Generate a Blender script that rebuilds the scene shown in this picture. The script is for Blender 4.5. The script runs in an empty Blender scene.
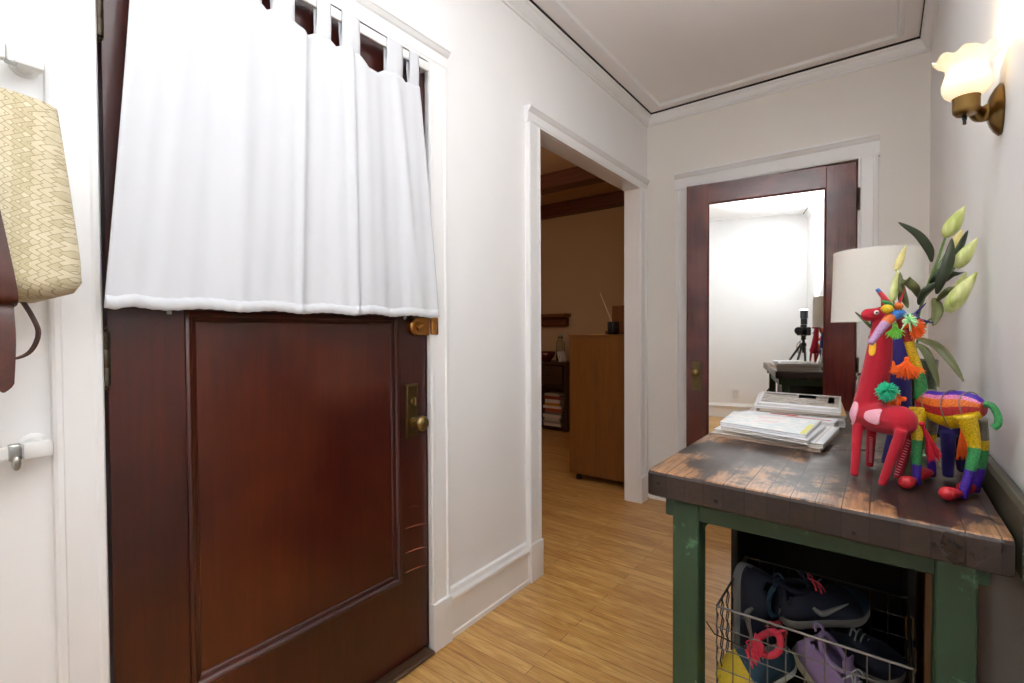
import bpy, bmesh, math, random
from mathutils import Vector, Matrix
random.seed(7)
PI = math.pi
C = bpy.context.scene.collection

# ---------------------------------------------------------------- survey of the place
CAMZ = 1.158
XL, XR = -1.30, 0.191          # left and right wall faces
YB, YR = 3.265, -0.68          # back wall, wall behind the camera
ZC = 2.638                     # hall ceiling
XN = -1.385                     # other face of the left wall
YF, ZC2 = 5.25, 2.75           # far wall and ceiling of the next room
YAW, PIT, ROL, FPX = math.radians(-37.256), math.radians(-1.101), math.radians(.279), 485.45

def cam_axes():
    cy, sy, cp, sp = math.cos(YAW), math.sin(YAW), math.cos(PIT), math.sin(PIT)
    f = Vector((sy*cp, cy*cp, sp)); r = Vector((cy, -sy, 0)); d = f.cross(r)
    c, s = math.cos(ROL), math.sin(ROL)
    return c*r + s*d, -s*r + c*d, f
AR, AD, AF = cam_axes()
def at(x, y, Y):
    """survey sight line through the photo at (x, y), met with the plane at depth Y"""
    v = AR*((x-512)/FPX) + AD*((y-341.5)/FPX) + AF
    return v*(Y/v.y) + Vector((0, 0, CAMZ))

# ---------------------------------------------------------------- materials
def lin(h):
    if isinstance(h, str):
        h = h.lstrip('#'); h = [int(h[i:i+2], 16)/255 for i in (0, 2, 4)]
    return tuple((c/12.92 if c <= .04045 else ((c+.055)/1.055)**2.4) for c in h) + (1,)
class NT:
    def __init__(s, name):
        s.m = bpy.data.materials.new(name); s.m.use_nodes = True
        s.n = s.m.node_tree.nodes; s.l = s.m.node_tree.links
        s.b = s.n['Principled BSDF']; s.out = s.n['Material Output']
        s.co = None
    def node(s, t, **k):
        n = s.n.new(t)
        for a, v in k.items(): setattr(n, a, v)
        return n
    def coord(s, scale=(1, 1, 1), rot=(0, 0, 0), loc=(0, 0, 0)):
        if s.co is None: s.co = s.node('ShaderNodeTexCoord')
        mp = s.node('ShaderNodeMapping'); mp.inputs['Scale'].default_value = scale
        mp.inputs['Rotation'].default_value = rot; mp.inputs['Location'].default_value = loc
        s.l.new(s.co.outputs['Object'], mp.inputs['Vector']); return mp.outputs['Vector']
    def noise(s, vec, scale=5, detail=4, rough=.5, dist=0):
        n = s.node('ShaderNodeTexNoise'); n.inputs['Scale'].default_value = scale
        n.inputs['Detail'].default_value = detail; n.inputs['Roughness'].default_value = rough
        n.inputs['Distortion'].default_value = dist; s.l.new(vec, n.inputs['Vector']); return n.outputs['Fac']
    def ramp(s, fac, stops, interp='LINEAR'):
        r = s.node('ShaderNodeValToRGB'); r.color_ramp.interpolation = interp
        e = r.color_ramp.elements
        while len(e) < len(stops): e.new(.5)
        for i, (p, c) in enumerate(stops): e[i].position = p; e[i].color = lin(c) if isinstance(c, str) else (c, c, c, 1)
        s.l.new(fac, r.inputs['Fac']); return r.outputs['Color']
    def mix(s, f, a, b, mode='MIX'):
        m = s.node('ShaderNodeMix', data_type='RGBA', blend_type=mode)
        for sock, v in ((m.inputs[0], f), (m.inputs[6], a), (m.inputs[7], b)):
            if hasattr(v, 'links'): s.l.new(v, sock)
            elif isinstance(v, str): sock.default_value = lin(v)
            else: sock.default_value = v
        return m.outputs[2]
    def bump(s, h, strength=.2, dist=.002):
        b = s.node('ShaderNodeBump'); b.inputs['Strength'].default_value = strength; b.inputs['Distance'].default_value = dist
        s.l.new(h, b.inputs['Height']); s.l.new(b.outputs['Normal'], s.b.inputs['Normal'])
    def col(s, c):
        if hasattr(c, 'links'): s.l.new(c, s.b.inputs['Base Color'])
        else: s.b.inputs['Base Color'].default_value = lin(c)
    def set(s, **k):
        for a, v in k.items():
            s.b.inputs[a.replace('_', ' ')].default_value = v
        return s.m
def plain(name, c, rough=.6, metal=0, vary=.06, scale=30, bump=.1, bdist=.001, **k):
    t = NT(name); v = t.coord(); f = t.noise(v, scale, 3)
    a = lin(c)
    t.col(t.mix(f, tuple(x*(1-vary) for x in a[:3])+(1,), tuple(min(1, x*(1+vary)) for x in a[:3])+(1,)))
    if bump: t.bump(f, bump, bdist)
    t.set(Roughness=rough, Metallic=metal); return t.set(**k)
def wood(name, c1, c2, axis='z', rough=.35, fine=60, stretch=.05, bump=.08, blotch=None, coat=0):
    t = NT(name)
    sc = [1, 1, 1]; sc['xyz'.index(axis)] = stretch
    g = t.noise(t.coord(scale=sc), fine, 5, .6, .6)
    c = t.ramp(g, [(.3, c1), (.7, c2)])
    if blotch:
        b = t.noise(t.coord(loc=(3, 1, 2)), 3.2, 3, .5, .4)
        c = t.mix(t.ramp(b, [(.42, 0.), (.68, 1.)]), c, t.ramp(g, [(.3, blotch[0]), (.7, blotch[1])]))
    t.col(c); t.bump(g, bump, .001)
    return t.set(Roughness=rough, Coat_Weight=coat)
M = {}
M['wall'] = plain('wall_paint', '#f1f1f1', .55, vary=.02, scale=6, bump=.05)
M['wallback'] = plain('cream_wall_paint', '#ece8e2', .6, vary=.02, scale=6, bump=.05)
M['trim'] = plain('white_gloss_trim_paint', '#efefef', .3, vary=.015, scale=12, bump=.06)
M['ceil'] = plain('ceiling_paint', '#f2efee', .8, vary=.03, scale=3, bump=.03)
M['gap'] = plain('dark_gap', '#2a2624', .9)
M['tanwall'] = plain('tan_wall_paint', '#c3a887', .7, vary=.03, scale=3)
M['beam'] = wood('beam_oak', '#4e2312', '#6f3820', 'x', .45)
M['doorwood'] = wood('mahogany_door', '#260b08', '#37100b', 'z', .3, 70, .05, .015, blotch=('#37110a', '#48180c'), coat=.25)
M['doorpanel'] = wood('mahogany_panel', '#330f09', '#40150b', 'z', .3, 55, .06, .01, blotch=('#461a0c', '#52220f'), coat=.2)
M['doorwood2'] = wood('inner_door_mahogany', '#3e1310', '#5e2220', 'z', .22, 60, .06, .05, blotch=('#66271f', '#74332c'), coat=.3)
M['rail2'] = M['doorwood2']
M['threshold'] = wood('threshold_wood', '#2c1c12', '#4a3220', 'y', .5)
M['brass'] = plain('aged_brass', '#8f7a4e', .32, 1, vary=.25, scale=60)
M['brassdark'] = plain('dark_brass_plate', '#6a5a3c', .4, 1, vary=.3, scale=60)
M['copper'] = plain('copper_lock', '#a5743c', .4, 1, vary=.2, scale=50)
M['iron'] = plain('dark_hinge_metal', '#453d33', .45, .9, vary=.3, scale=80)
M['sconce'] = plain('antique_brass', '#84683c', .28, 1, vary=.2, scale=50)
M['white'] = plain('white_plastic', '#e4e4e2', .35, vary=.02)
M['silver'] = plain('brushed_nickel', '#b4b4ae', .3, 1)
M['black'] = plain('black_metal', '#141414', .45, vary=.2)
M['blackplastic'] = plain('black_plastic', '#1a1a1d', .4, vary=.2)
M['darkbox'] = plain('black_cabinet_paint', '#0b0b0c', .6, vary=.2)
M['leather'] = wood('brown_leather', '#341307', '#4c1d0d', 'z', .45, 90, .6, .2)
M['leatherdark'] = wood('dark_leather', '#2a1510', '#40211a', 'z', .5, 90, .6, .2)
M['green'] = None
def green_paint():
    t = NT('chipped_green_paint'); v = t.coord()
    n = t.noise(v, 9, 6, .65); n2 = t.noise(t.coord(scale=(1, 1, .25)), 30, 4, .6)
    base = t.ramp(n2, [(.3, '#263e2a'), (.7, '#304b33')])
    light = t.mix(t.ramp(n, [(.60, 0.), (.63, 1.)]), base, '#4f7557')
    t.col(t.mix(t.ramp(n, [(.22, 1.), (.27, 0.)]), light, '#2b1c14')); t.bump(n, .3, .001)
    return t.set(Roughness=.5)
M['green'] = green_paint()
def floor_mat():
    t = NT('oak_strip_floor')
    br = t.node('ShaderNodeTexBrick', offset=.37, squash=1)
    br.inputs['Scale'].default_value = 1; br.inputs['Brick Width'].default_value = .95
    br.inputs['Row Height'].default_value = .057; br.inputs['Mortar Size'].default_value = .0010
    br.inputs['Mortar Smooth'].default_value = .3; br.inputs['Bias'].default_value = 0
    br.inputs['Color1'].default_value = lin('#c69a5a'); br.inputs['Color2'].default_value = lin('#d9b070')
    br.inputs['Mortar'].default_value = lin('#5f3f1c')
    t.l.new(t.coord(), br.inputs['Vector'])
    g = t.noise(t.coord(scale=(.07, 1, 1)), 70, 6, .65, 1.2)
    g2 = t.noise(t.coord(scale=(.2, 1, 1)), 16, 3, .5, 2.5)
    c = t.mix(.75, br.outputs['Color'], t.ramp(g, [(.3, '#cbb699'), (.6, '#ffffff')]), 'MULTIPLY')
    c = t.mix(.5, c, t.ramp(g2, [(.4, '#d9bd93'), (.62, '#ffffff')]), 'MULTIPLY')
    t.col(c); t.bump(br.outputs['Fac'], -.25, .001)
    return t.set(Roughness=.33, Coat_Weight=.1, Coat_Roughness=.2)
M['floor'] = floor_mat()
def bench_mat():
    t = NT('worn_butcher_block')
    br = t.node('ShaderNodeTexBrick', offset=.0)
    for k_, v_ in (('Scale', 1), ('Brick Width', 4), ('Row Height', .0395), ('Mortar Size', .0011), ('Mortar Smooth', .2), ('Bias', .1)): br.inputs[k_].default_value = v_
    br.inputs['Color1'].default_value = lin('#281c17'); br.inputs['Color2'].default_value = lin('#3a2b25'); br.inputs['Mortar'].default_value = lin('#0d0908')
    t.l.new(t.coord(rot=(0, 0, PI/2), loc=(2, .012, 0)), br.inputs['Vector'])
    g = t.noise(t.coord(scale=(1, .10, 1)), 130, 5, .6, .3)
    pat = t.noise(t.coord(scale=(1, .7, 1), loc=(.3, .2, 0)), 11, 6, .7, .2)
    big = t.noise(t.coord(loc=(5, 1, 0)), 4, 3, .5)
    c = t.mix(.8, br.outputs['Color'], t.ramp(g, [(.25, '#857c75'), (.7, '#ffffff')]), 'MULTIPLY')
    geo = t.node('ShaderNodeNewGeometry'); sx = t.node('ShaderNodeSeparateXYZ'); t.l.new(geo.outputs['Normal'], sx.inputs[0])
    up = t.node('ShaderNodeMath', operation='GREATER_THAN'); t.l.new(sx.outputs[2], up.inputs[0]); up.inputs[1].default_value = .6
    # grey sheen of the bright wall painted as patches on the upper face
    c = t.mix(t.mix(1., t.ramp(pat, [(.45, 0.), (.62, .42)]), up.outputs[0], 'MULTIPLY'), c, '#7d7068')
    sp = t.node('ShaderNodeSeparateXYZ'); t.l.new(t.co.outputs['Object'], sp.inputs[0])
    # wear: strongest along the near edge and the left edge, where hands and tools rubbed
    e1 = t.node('ShaderNodeMapRange'); t.l.new(sp.outputs[1], e1.inputs[0])
    for i, v in ((1, -.05), (2, .14), (3, .17), (4, 0)): e1.inputs[i].default_value = v
    e2 = t.node('ShaderNodeMapRange'); t.l.new(sp.outputs[0], e2.inputs[0])
    for i, v in ((1, -.30), (2, -.18), (3, .13), (4, 0)): e2.inputs[i].default_value = v
    add = t.node('ShaderNodeMath', operation='ADD'); t.l.new(e1.outputs[0], add.inputs[0]); t.l.new(e2.outputs[0], add.inputs[1])
    ad2 = t.node('ShaderNodeMath', operation='ADD'); t.l.new(add.outputs[0], ad2.inputs[0]); t.l.new(pat, ad2.inputs[1])
    m2 = t.mix(1., t.ramp(ad2.outputs[0], [(.56, 0.), (.64, .9)]), up.outputs[0], 'MULTIPLY')
    m3 = t.mix(1., m2, t.ramp(g, [(.3, .25), (.55, 1.)]), 'MULTIPLY')
    c = t.mix(m3, c, t.ramp(g, [(.3, '#84593a'), (.7, '#b88a60')]))
    # seams stay dark through the wear
    c = t.mix(br.outputs['Fac'], c, '#0f0b09')
    t.col(c); t.bump(t.mix(.6, g, br.outputs['Fac'], 'SUBTRACT'), .3, .0012)
    t.l.new(t.ramp(big, [(.35, .27), (.7, .40)]), t.b.inputs['Roughness'])
    return t.m
M['bench'] = bench_mat()
def cloth_mat(name, c, rough=.85, trans=.0, scale=700):
    t = NT(name); v = t.coord()
    w = t.node('ShaderNodeTexWave', bands_direction='Z'); w.inputs['Scale'].default_value = scale/3; t.l.new(v, w.inputs['Vector'])
    w2 = t.node('ShaderNodeTexWave', bands_direction='Y'); w2.inputs['Scale'].default_value = scale/3; t.l.new(v, w2.inputs['Vector'])
    m = t.mix(.5, w.outputs['Color'], w2.outputs['Color'], 'ADD')
    t.col(c); t.bump(m, .08, .0005); return t.set(Roughness=rough)
M['curtain'] = cloth_mat('white_cotton', '#caccd0')
def straw_mat():
    t = NT('woven_palm_straw'); v = t.coord()
    sp = t.node('ShaderNodeSeparateXYZ'); t.l.new(v, sp.inputs[0])
    pp = t.node('ShaderNodeMath', operation='PINGPONG'); t.l.new(sp.outputs[2], pp.inputs[0]); pp.inputs[1].default_value = .0125
    ad = t.node('ShaderNodeMath', operation='ADD'); t.l.new(sp.outputs[0], ad.inputs[0]); t.l.new(sp.outputs[1], ad.inputs[1])
    cb = t.node('ShaderNodeCombineXYZ'); t.l.new(ad.outputs[0], cb.inputs[0]); t.l.new(pp.outputs[0], cb.inputs[1])
    mp = t.node('ShaderNodeMapping'); mp.inputs['Rotation'].default_value = (0, 0, math.radians(38)); t.l.new(cb.outputs[0], mp.inputs['Vector'])
    br = t.node('ShaderNodeTexBrick', offset=.5); t.l.new(mp.outputs[0], br.inputs['Vector'])
    for k_, v_ in (('Scale', 1), ('Brick Width', .0135), ('Row Height', .0068), ('Mortar Size', .0006), ('Mortar Smooth', .6), ('Bias', 0)): br.inputs[k_].default_value = v_
    br.inputs['Color1'].default_value = lin('#c2b796'); br.inputs['Color2'].default_value = lin('#dbd2b8'); br.inputs['Mortar'].default_value = lin('#9c8b66')
    n = t.noise(v, 40, 3); c = t.mix(.5, br.outputs['Color'], t.ramp(n, [(.3, '#d8d0bd'), (.7, '#ffffff')]), 'MULTIPLY')
    t.col(c); t.bump(br.outputs['Fac'], -.6, .0025); return t.set(Roughness=.7)
M['straw'] = straw_mat()
def felt(name, c, rough=.95): return plain(name, c, rough, vary=.15, scale=220, bump=.5, bdist=.001, Sheen_Weight=.1)
def bead(name, c):
    t = NT(name); v = t.node('ShaderNodeTexVoronoi'); v.inputs['Scale'].default_value = 330
    t.l.new(t.coord(), v.inputs['Vector']); a = lin(c)
    t.col(t.ramp(v.outputs['Distance'], [(.1, 0), (.9, 1)]) if False else t.mix(v.outputs['Distance'], tuple(min(1, x*1.2) for x in a[:3])+(1,), tuple(x*.45 for x in a[:3])+(1,)))
    t.bump(v.outputs['Distance'], -.7, .003); return t.set(Roughness=.45)
FE = {k: felt(k+'_felt', c) for k, c in dict(red='#ab1228', purple='#1f1058', pink='#e9a9b8', yellow='#f2b62c', white='#eee8e4').items()}
BD = {k: bead(k+'_beads', c) for k, c in dict(yellow='#dcb80e', green='#2f8f4c', violet='#40199a', red='#c4242e', orange='#dd6c18', pink='#d97aa8', blue='#2f70bd', lilac='#b58ab4', crimson='#a81c24', grey='#80786a').items()}
YN = {k: plain(k+'_yarn', c, .9, vary=.25, scale=90, bump=.2) for k, c in dict(teal='#35c79a', orange='#f0641a', lime='#8be05a', red='#d42038', mint='#b6f0b0').items()}
def glass(name, c='#eef4f0', rough=.02):
    t = NT(name); t.col(c); return t.set(Roughness=rough, Transmission_Weight=1., IOR=1.45)
M['glass'] = glass('clear_glass'); M['greenglass'] = glass('smoky_glass', '#8fa08c')
M['water'] = glass('water', '#cfd8c8', 0); M['water'].node_tree.nodes['Principled BSDF'].inputs['IOR'].default_value = 1.33
def mirror():
    t = NT('mirror_silvering'); n = t.noise(t.coord(), 2.5, 2)
    t.col(t.ramp(n, [(.3, '#eceeec'), (.7, '#f4f5f3')])); return t.set(Metallic=1., Roughness=.015)
M['mirror'] = mirror()
def glow(name, c, e, s):
    t = NT(name); n = t.noise(t.coord(), 20, 2); t.col(t.ramp(n, [(.3, c), (.7, c)]))
    t.b.inputs['Emission Color'].default_value = lin(e); return t.set(Emission_Strength=s, Roughness=.4)
M['shadeglow'] = glow('lit_opal_glass', '#f6ead2', '#ffdfb0', .75)
M['bulb'] = glow('lit_bulb', '#ffffff', '#ffe6b8', 12)
M['flashglow'] = glow('flash_window', '#ffffff', '#eaf2ff', 25)
M['lampshade'] = None
def shade_mat():
    t = NT('linen_lampshade'); n = t.noise(t.coord(scale=(1, 1, 1)), 200, 2); t.col(t.ramp(n, [(.3, '#f6f4ee'), (.7, '#fbf9f5')]))
    tr = t.node('ShaderNodeBsdfTranslucent'); tr.inputs['Color'].default_value = lin('#f4eee0')
    mx = t.node('ShaderNodeMixShader'); mx.inputs[0].default_value = .3
    t.l.new(t.b.outputs[0], mx.inputs[1]); t.l.new(tr.outputs[0], mx.inputs[2]); t.l.new(mx.outputs[0], t.out.inputs['Surface'])
    t.bump(n, .2, .0005); return t.set(Roughness=.9)
M['lampshade'] = shade_mat()
M['leaf'] = plain('lily_leaf', '#2c3620', .45, vary=.3, scale=40)
M['leafolive'] = plain('olive_lily_leaf', '#5c6036', .5, vary=.3, scale=40)
M['stem'] = plain('lily_stem', '#5a7a3c', .5, vary=.2)
def bud_mat():
    t = NT('lily_bud'); n = t.noise(t.coord(scale=(1, 1, .2)), 60, 3); t.col(t.ramp(n, [(.35, '#a9b85c'), (.65, '#dfe2a0')])); return t.set(Roughness=.45, Subsurface_Weight=.0)
M['bud'] = bud_mat()
M['budyellow'] = plain('yellow_lily_bud', '#e0d58c', .45, vary=.15, scale=60)
M['cabwood'] = wood('cabinet_maple_veneer', '#6c421c', '#7e5023', 'z', .4, 30, .1, .03)
M['darkwood'] = wood('dark_walnut', '#2c1a10', '#45291a', 'x', .45)
M['oldboard'] = wood('brown_board', '#7a5236', '#a07450', 'z', .6)
def paper(name, c, lines=True, c2='#8a8682'):
    t = NT(name); v = t.coord()
    if lines:
        w = t.node('ShaderNodeTexWave', bands_direction='Z'); w.inputs['Scale'].default_value = 180; w.inputs['Distortion'].default_value = 1
        t.l.new(v, w.inputs['Vector']); n = t.noise(v, 30, 2)
        t.col(t.mix(t.ramp(w.outputs['Fac'], [(.6, 0.), (.95, .35)]), c, c2)); t.bump(w.outputs['Fac'], .3, .0008)
    else: t.col(c)
    return t.set(Roughness=.6)
M['pages'] = paper('page_edges', '#e2dfdb')
M['newsbrown'] = paper('browned_newsprint', '#b39c8a', True, '#6a4a38')
M['newsprint'] = paper('newsprint', '#d8d2c8', True, '#6c625a')
def cover(name, cs, scale=14, stretch=(1, 1, 1), rough=.5):
    t = NT(name); n = t.noise(t.coord(scale=stretch, loc=(random.random()*9, 2, 1)), scale, 3, .6, .3)
    k = len(cs); t.col(t.ramp(n, [(.32+.36*i/max(1, k-1), c) for i, c in enumerate(cs)], 'CONSTANT' if k > 3 else 'LINEAR'))
    return t.set(Roughness=rough)
M['cov_brown'] = cover('printed_landscape_cover', ['#5c5248', '#8b7d6e', '#b5aca0', '#77685a', '#d2ccc2'], 22, (1, 3, 1))
M['cov_white'] = cover('printed_white_sheet', ['#f2f3f5', '#eef1f6', '#f6f6f6'], 8)
M['cov_pastel'] = cover('printed_pastel_map', ['#f3f5f5', '#e2edf0', '#f5f5f3', '#f2e3e6', '#f5f5f3'], 11)
M['red_print'] = plain('red_ink', '#c8283a', .5); M['yellow_print'] = plain('yellow_ink', '#e4e07c', .5)
M['dark_print'] = plain('black_ink', '#38322e', .5); M['tan_print'] = plain('tan_cover', '#c59a62', .5)
M['navy'] = plain('navy_mesh_fabric', '#0e172a', .8, vary=.3, scale=300, bump=.4)
M['tealfab'] = plain('teal_fabric', '#153648', .7, vary=.2, scale=200)
M['sole'] = plain('grey_rubber_sole', '#70706e', .6); M['solewhite'] = plain('white_rubber_sole', '#a8b0b4', .55)
M['soleolive'] = plain('olive_rubber_sole', '#7d7c6a', .6)
M['hotpink'] = plain('coral_pink_fabric', '#c22a40', .7, vary=.2, scale=150)
M['lavender'] = plain('lavender_fabric', '#7c688e', .75, vary=.15, scale=150)
M['yellowfab'] = plain('yellow_fabric', '#b89c22', .7, vary=.2, scale=150)
M['wire'] = plain('tarnished_wire', '#75716a', .4, .9, vary=.2)
M['wiredark'] = plain('dark_wire', '#3a3833', .5, .9, vary=.2)
M['shoelace'] = plain('grey_lace', '#9a9a9c', .8)

# ---------------------------------------------------------------- object helpers
ORG = {}
def tag(o, label=None, cat=None, group=None, kind=None):
    if label: o['label'] = label
    if cat: o['category'] = cat
    if group: o['group'] = group
    if kind: o['kind'] = kind
    return o
def thing(name, label, cat, loc=(0, 0, 0), group=None):
    o = bpy.data.objects.new(name, None); C.objects.link(o); o.location = loc; o.empty_display_size = .05
    ORG[o] = Vector(loc); return tag(o, label, cat, group)
def obj(name, bm, mats, parent=None, smooth=False, pivot=None, label=None, cat=None, group=None, kind=None, sub=0, solid=0, offset=0, autosmooth=None):
    """one mesh object; vertices are given in world space and re-based on the thing's origin"""
    org = ORG[parent] if parent else Vector(pivot or (0, 0, 0))
    bmesh.ops.translate(bm, verts=bm.verts, vec=-org)
    bmesh.ops.recalc_face_normals(bm, faces=bm.faces)
    me = bpy.data.meshes.new(name); bm.to_mesh(me); bm.free()
    if not isinstance(mats, (list, tuple)): mats = [mats]
    for m in mats: me.materials.append(m)
    o = bpy.data.objects.new(name, me); C.objects.link(o)
    if parent: o.parent = parent
    else: o.location = org
    ORG[o] = org
    if smooth:
        for p in me.polygons: p.use_smooth = True
    if autosmooth is not None:
        me.set_sharp_from_angle(angle=math.radians(autosmooth))
    if solid:
        s = o.modifiers.new('Solidify', 'SOLIDIFY'); s.thickness = solid; s.offset = offset
    if sub:
        s = o.modifiers.new('Subsurf', 'SUBSURF'); s.levels = s.render_levels = sub
    return tag(o, label, cat, group, kind)
def B(): return bmesh.new()
def box(bm, lo, hi, bev=0, mi=0, seg=1, M4=None):
    lo, hi = Vector(lo), Vector(hi)
    r = bmesh.ops.create_cube(bm, size=1); vs = r['verts']
    for v in vs: v.co = Vector(((lo[i]+hi[i])/2 + v.co[i]*(hi[i]-lo[i]) for i in range(3)))
    fs = {f for v in vs for f in v.link_faces}
    if bev:
        es = list({e for v in vs for e in v.link_edges})
        r = bmesh.ops.bevel(bm, geom=es, offset=bev, segments=seg, affect='EDGES', profile=.5)
        fs = set(r['faces']) | {f for f in fs if f.is_valid}
        vs = list({v for f in fs for v in f.verts})
    for f in fs:
        if f.is_valid: f.material_index = mi
    if M4 is not None: bmesh.ops.transform(bm, matrix=M4, verts=[v for v in vs if v.is_valid])
    return [v for v in vs if v.is_valid]
def frame_of(d):
    d = d.normalized(); u = Vector((0, 0, 1)) if abs(d.z) < .9 else Vector((1, 0, 0))
    a = d.cross(u).normalized(); return a, d.cross(a).normalized()
def loft(bm, rings, closed=True, cap=True, mi=0):
    """rings: list of lists of Vectors, all the same length; mi may be a function (ring, i) -> slot"""
    vr = [[bm.verts.new(p) for p in r] for r in rings]; n = len(vr[0])
    for j in range(len(vr)-1):
        for i in range(n if closed else n-1):
            f = bm.faces.new((vr[j][i], vr[j][(i+1) % n], vr[j+1][(i+1) % n], vr[j+1][i]))
            f.material_index = mi(j, i) if callable(mi) else mi
    if cap and closed:
        for r, j in ((vr[0], 0), (vr[-1], len(vr)-2)):
            try: bm.faces.new(r).material_index = mi(j, 0) if callable(mi) else mi
            except ValueError: pass
    return vr
def tube(bm, pts, rad, n=8, mi=0, cap=True, flat=None):
    pts = [Vector(p) for p in pts]
    if not hasattr(rad, '__len__'): rad = [rad]*len(pts)
    rings = []; a = None
    for k, p in enumerate(pts):
        d = (pts[min(k+1, len(pts)-1)] - pts[max(k-1, 0)])
        if d.length < 1e-9: d = Vector((0, 0, 1))
        d.normalize()
        if a is None: a, b = frame_of(d)
        else:
            a = (a - d*a.dot(d))
            if a.length < 1e-6: a, _ = frame_of(d)
            a.normalize()
        b = d.cross(a)
        fb = rad[k]*(flat if flat else 1)
        rings.append([p + a*rad[k]*math.cos(2*PI*i/n) + b*fb*math.sin(2*PI*i/n) for i in range(n)])
    return loft(bm, rings, mi=mi, cap=cap)
def spline(pts, k=6):
    P = [Vector(p) for p in pts]; out = []
    for i in range(len(P)-1):
        p0, p1, p2, p3 = P[max(i-1, 0)], P[i], P[i+1], P[min(i+2, len(P)-1)]
        for j in range(k):
            t = j/k
            out.append(.5*((2*p1) + (p2-p0)*t + (2*p0-5*p1+4*p2-p3)*t*t + (3*p1-p0-3*p2+p3)*t**3))
    out.append(P[-1]); return out
def lerps(vals, k=6):
    out = []
    for i in range(len(vals)-1): out += [vals[i]+(vals[i+1]-vals[i])*j/k for j in range(k)]
    return out+[vals[-1]]
def lathe(bm, prof, c=(0, 0, 0), n=24, mi=0, cap=True, ax=None):
    """prof: (radius, height) pairs turned around the axis ax (default z) through c"""
    c = Vector(c); ax = Vector(ax or (0, 0, 1)).normalized()
    a, b = frame_of(ax) if abs(ax.z) < .999 else (Vector((1, 0, 0)), Vector((0, 1, 0)))
    rings = [[c + ax*h + (a*math.cos(2*PI*i/n) + b*math.sin(2*PI*i/n))*max(r, 1e-5) for i in range(n)] for r, h in prof]
    return loft(bm, rings, mi=mi, cap=cap)
def ball(bm, c, r, mi=0, u=16, v=10):
    if not hasattr(r, '__len__'): r = (r, r, r)
    s = bmesh.ops.create_uvsphere(bm, u_segments=u, v_segments=v, radius=1)['verts']
    for q in s: q.co = Vector(c) + Vector((q.co.x*r[0], q.co.y*r[1], q.co.z*r[2]))
    for f in {f for q in s for f in q.link_faces}: f.material_index = mi
    return s
def prism(bm, poly, axis, a, b, mi=0):
    """poly of 2-D points extruded along axis from a to b"""
    def P(p, t):
        q = list(p); q.insert('xyz'.index(axis), t); return Vector(q)
    return loft(bm, [[P(p, a) for p in poly], [P(p, b) for p in poly]], mi=mi)
def profile_run(bm, prof, p0, p1, out, mi=0):
    """moulding: prof = (proud, z) pairs, run from p0 to p1 (xy), standing proud along out"""
    o = Vector((*out, 0))
    loft(bm, [[Vector((p[0], p[1], 0)) + o*d + Vector((0, 0, z)) for d, z in prof] for p in (p0, p1)], mi=mi)
def structure(name, bm, m, label, cat, pivot=(0, 0, 0), **k): return obj(name, bm, m, pivot=pivot, label=label, cat=cat, kind='structure', **k)
def nodes_blob(bm, chains, mi=0, n=12):
    for ch in chains:
        P = spline([c[0] for c in ch], 4); R = lerps([c[1] for c in ch], 4)
        tube(bm, P, R, n, mi)
        ball(bm, P[0], R[0], mi, 12, 8); ball(bm, P[-1], R[-1], mi, 12, 8)
def remesh(o, vox=.003, it=4):
    r = o.modifiers.new('Remesh', 'REMESH'); r.mode = 'VOXEL'; r.voxel_size = vox; r.use_smooth_shade = True
    s = o.modifiers.new('Smooth', 'SMOOTH'); s.iterations = it; s.factor = .5
    return o

# ================================================================ THE ROOM
D1 = (.288, 1.204, 2.117)       # front door opening y0, y1, head z
D2 = (1.911, 3.105, 2.112)      # doorway
D3 = (-1.005, -.1066, 2.089)      # mirror door opening x0, x1, head z
bm = B(); box(bm, (-4.6, YR-.1, -.05), (XR+.1, YF+.1, 0))
structure('floor', bm, M['floor'], 'honey oak strip floor running across the hall and through the open doorway', 'floor')
bm = B()
T = .12
for a in (((XN, YR, 0), (XL, D1[0], ZC)), ((XN, D1[0], D1[2]), (XL, D1[1], ZC)), ((XN, D1[1], 0), (XL, D2[0]-.02, ZC)),
          ((XN, D2[0]-.02, D2[2]+.018), (XL, D2[1]+.02, ZC)), ((XN, D2[1]+.02, 0), (XL, YB+.12, ZC))): box(bm, *a)
structure('wall_left', bm, M['wall'], 'white painted wall holding the front door and the open doorway', 'wall')
bm = B()
for a in (((XL, YB, 0), (D3[0], YB+.12, ZC)), ((D3[0], YB, D3[2]), (D3[1], YB+.12, ZC)), ((D3[1], YB, 0), (XR+.1, YB+.12, ZC))): box(bm, *a)
structure('wall_back', bm, M['wallback'], 'cream end wall around the mirrored door', 'wall')
bm = B(); box(bm, (XR, YR-.1, 0), (XR+.1, YB, ZC))
structure('wall_right', bm, M['wall'], 'plain white wall beside the workbench with the sconce', 'wall')
bm = B(); box(bm, (XN, YR-.1, 0), (XR, YR, ZC))
structure('wall_rear', bm, M['wall'], 'white wall with low baseboard seen in the mirror', 'wall')
bm = B(); box(bm, (D3[0]-.1, YB+.7, 0), (D3[1]+.1, YB+.75, ZC)); box(bm, (D3[0]-.1, YB+.12, 0), (D3[0]-.05, YB+.7, ZC)); box(bm, (D3[1]+.05, YB+.12, 0), (D3[1]+.1, YB+.7, ZC))
box(bm, (D3[0]-.1, YB+.12, 2.4), (D3[1]+.1, YB+.75, 2.45))
structure('wall_closet', bm, M['wallback'], 'closet walls behind the mirrored door', 'wall')
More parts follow.
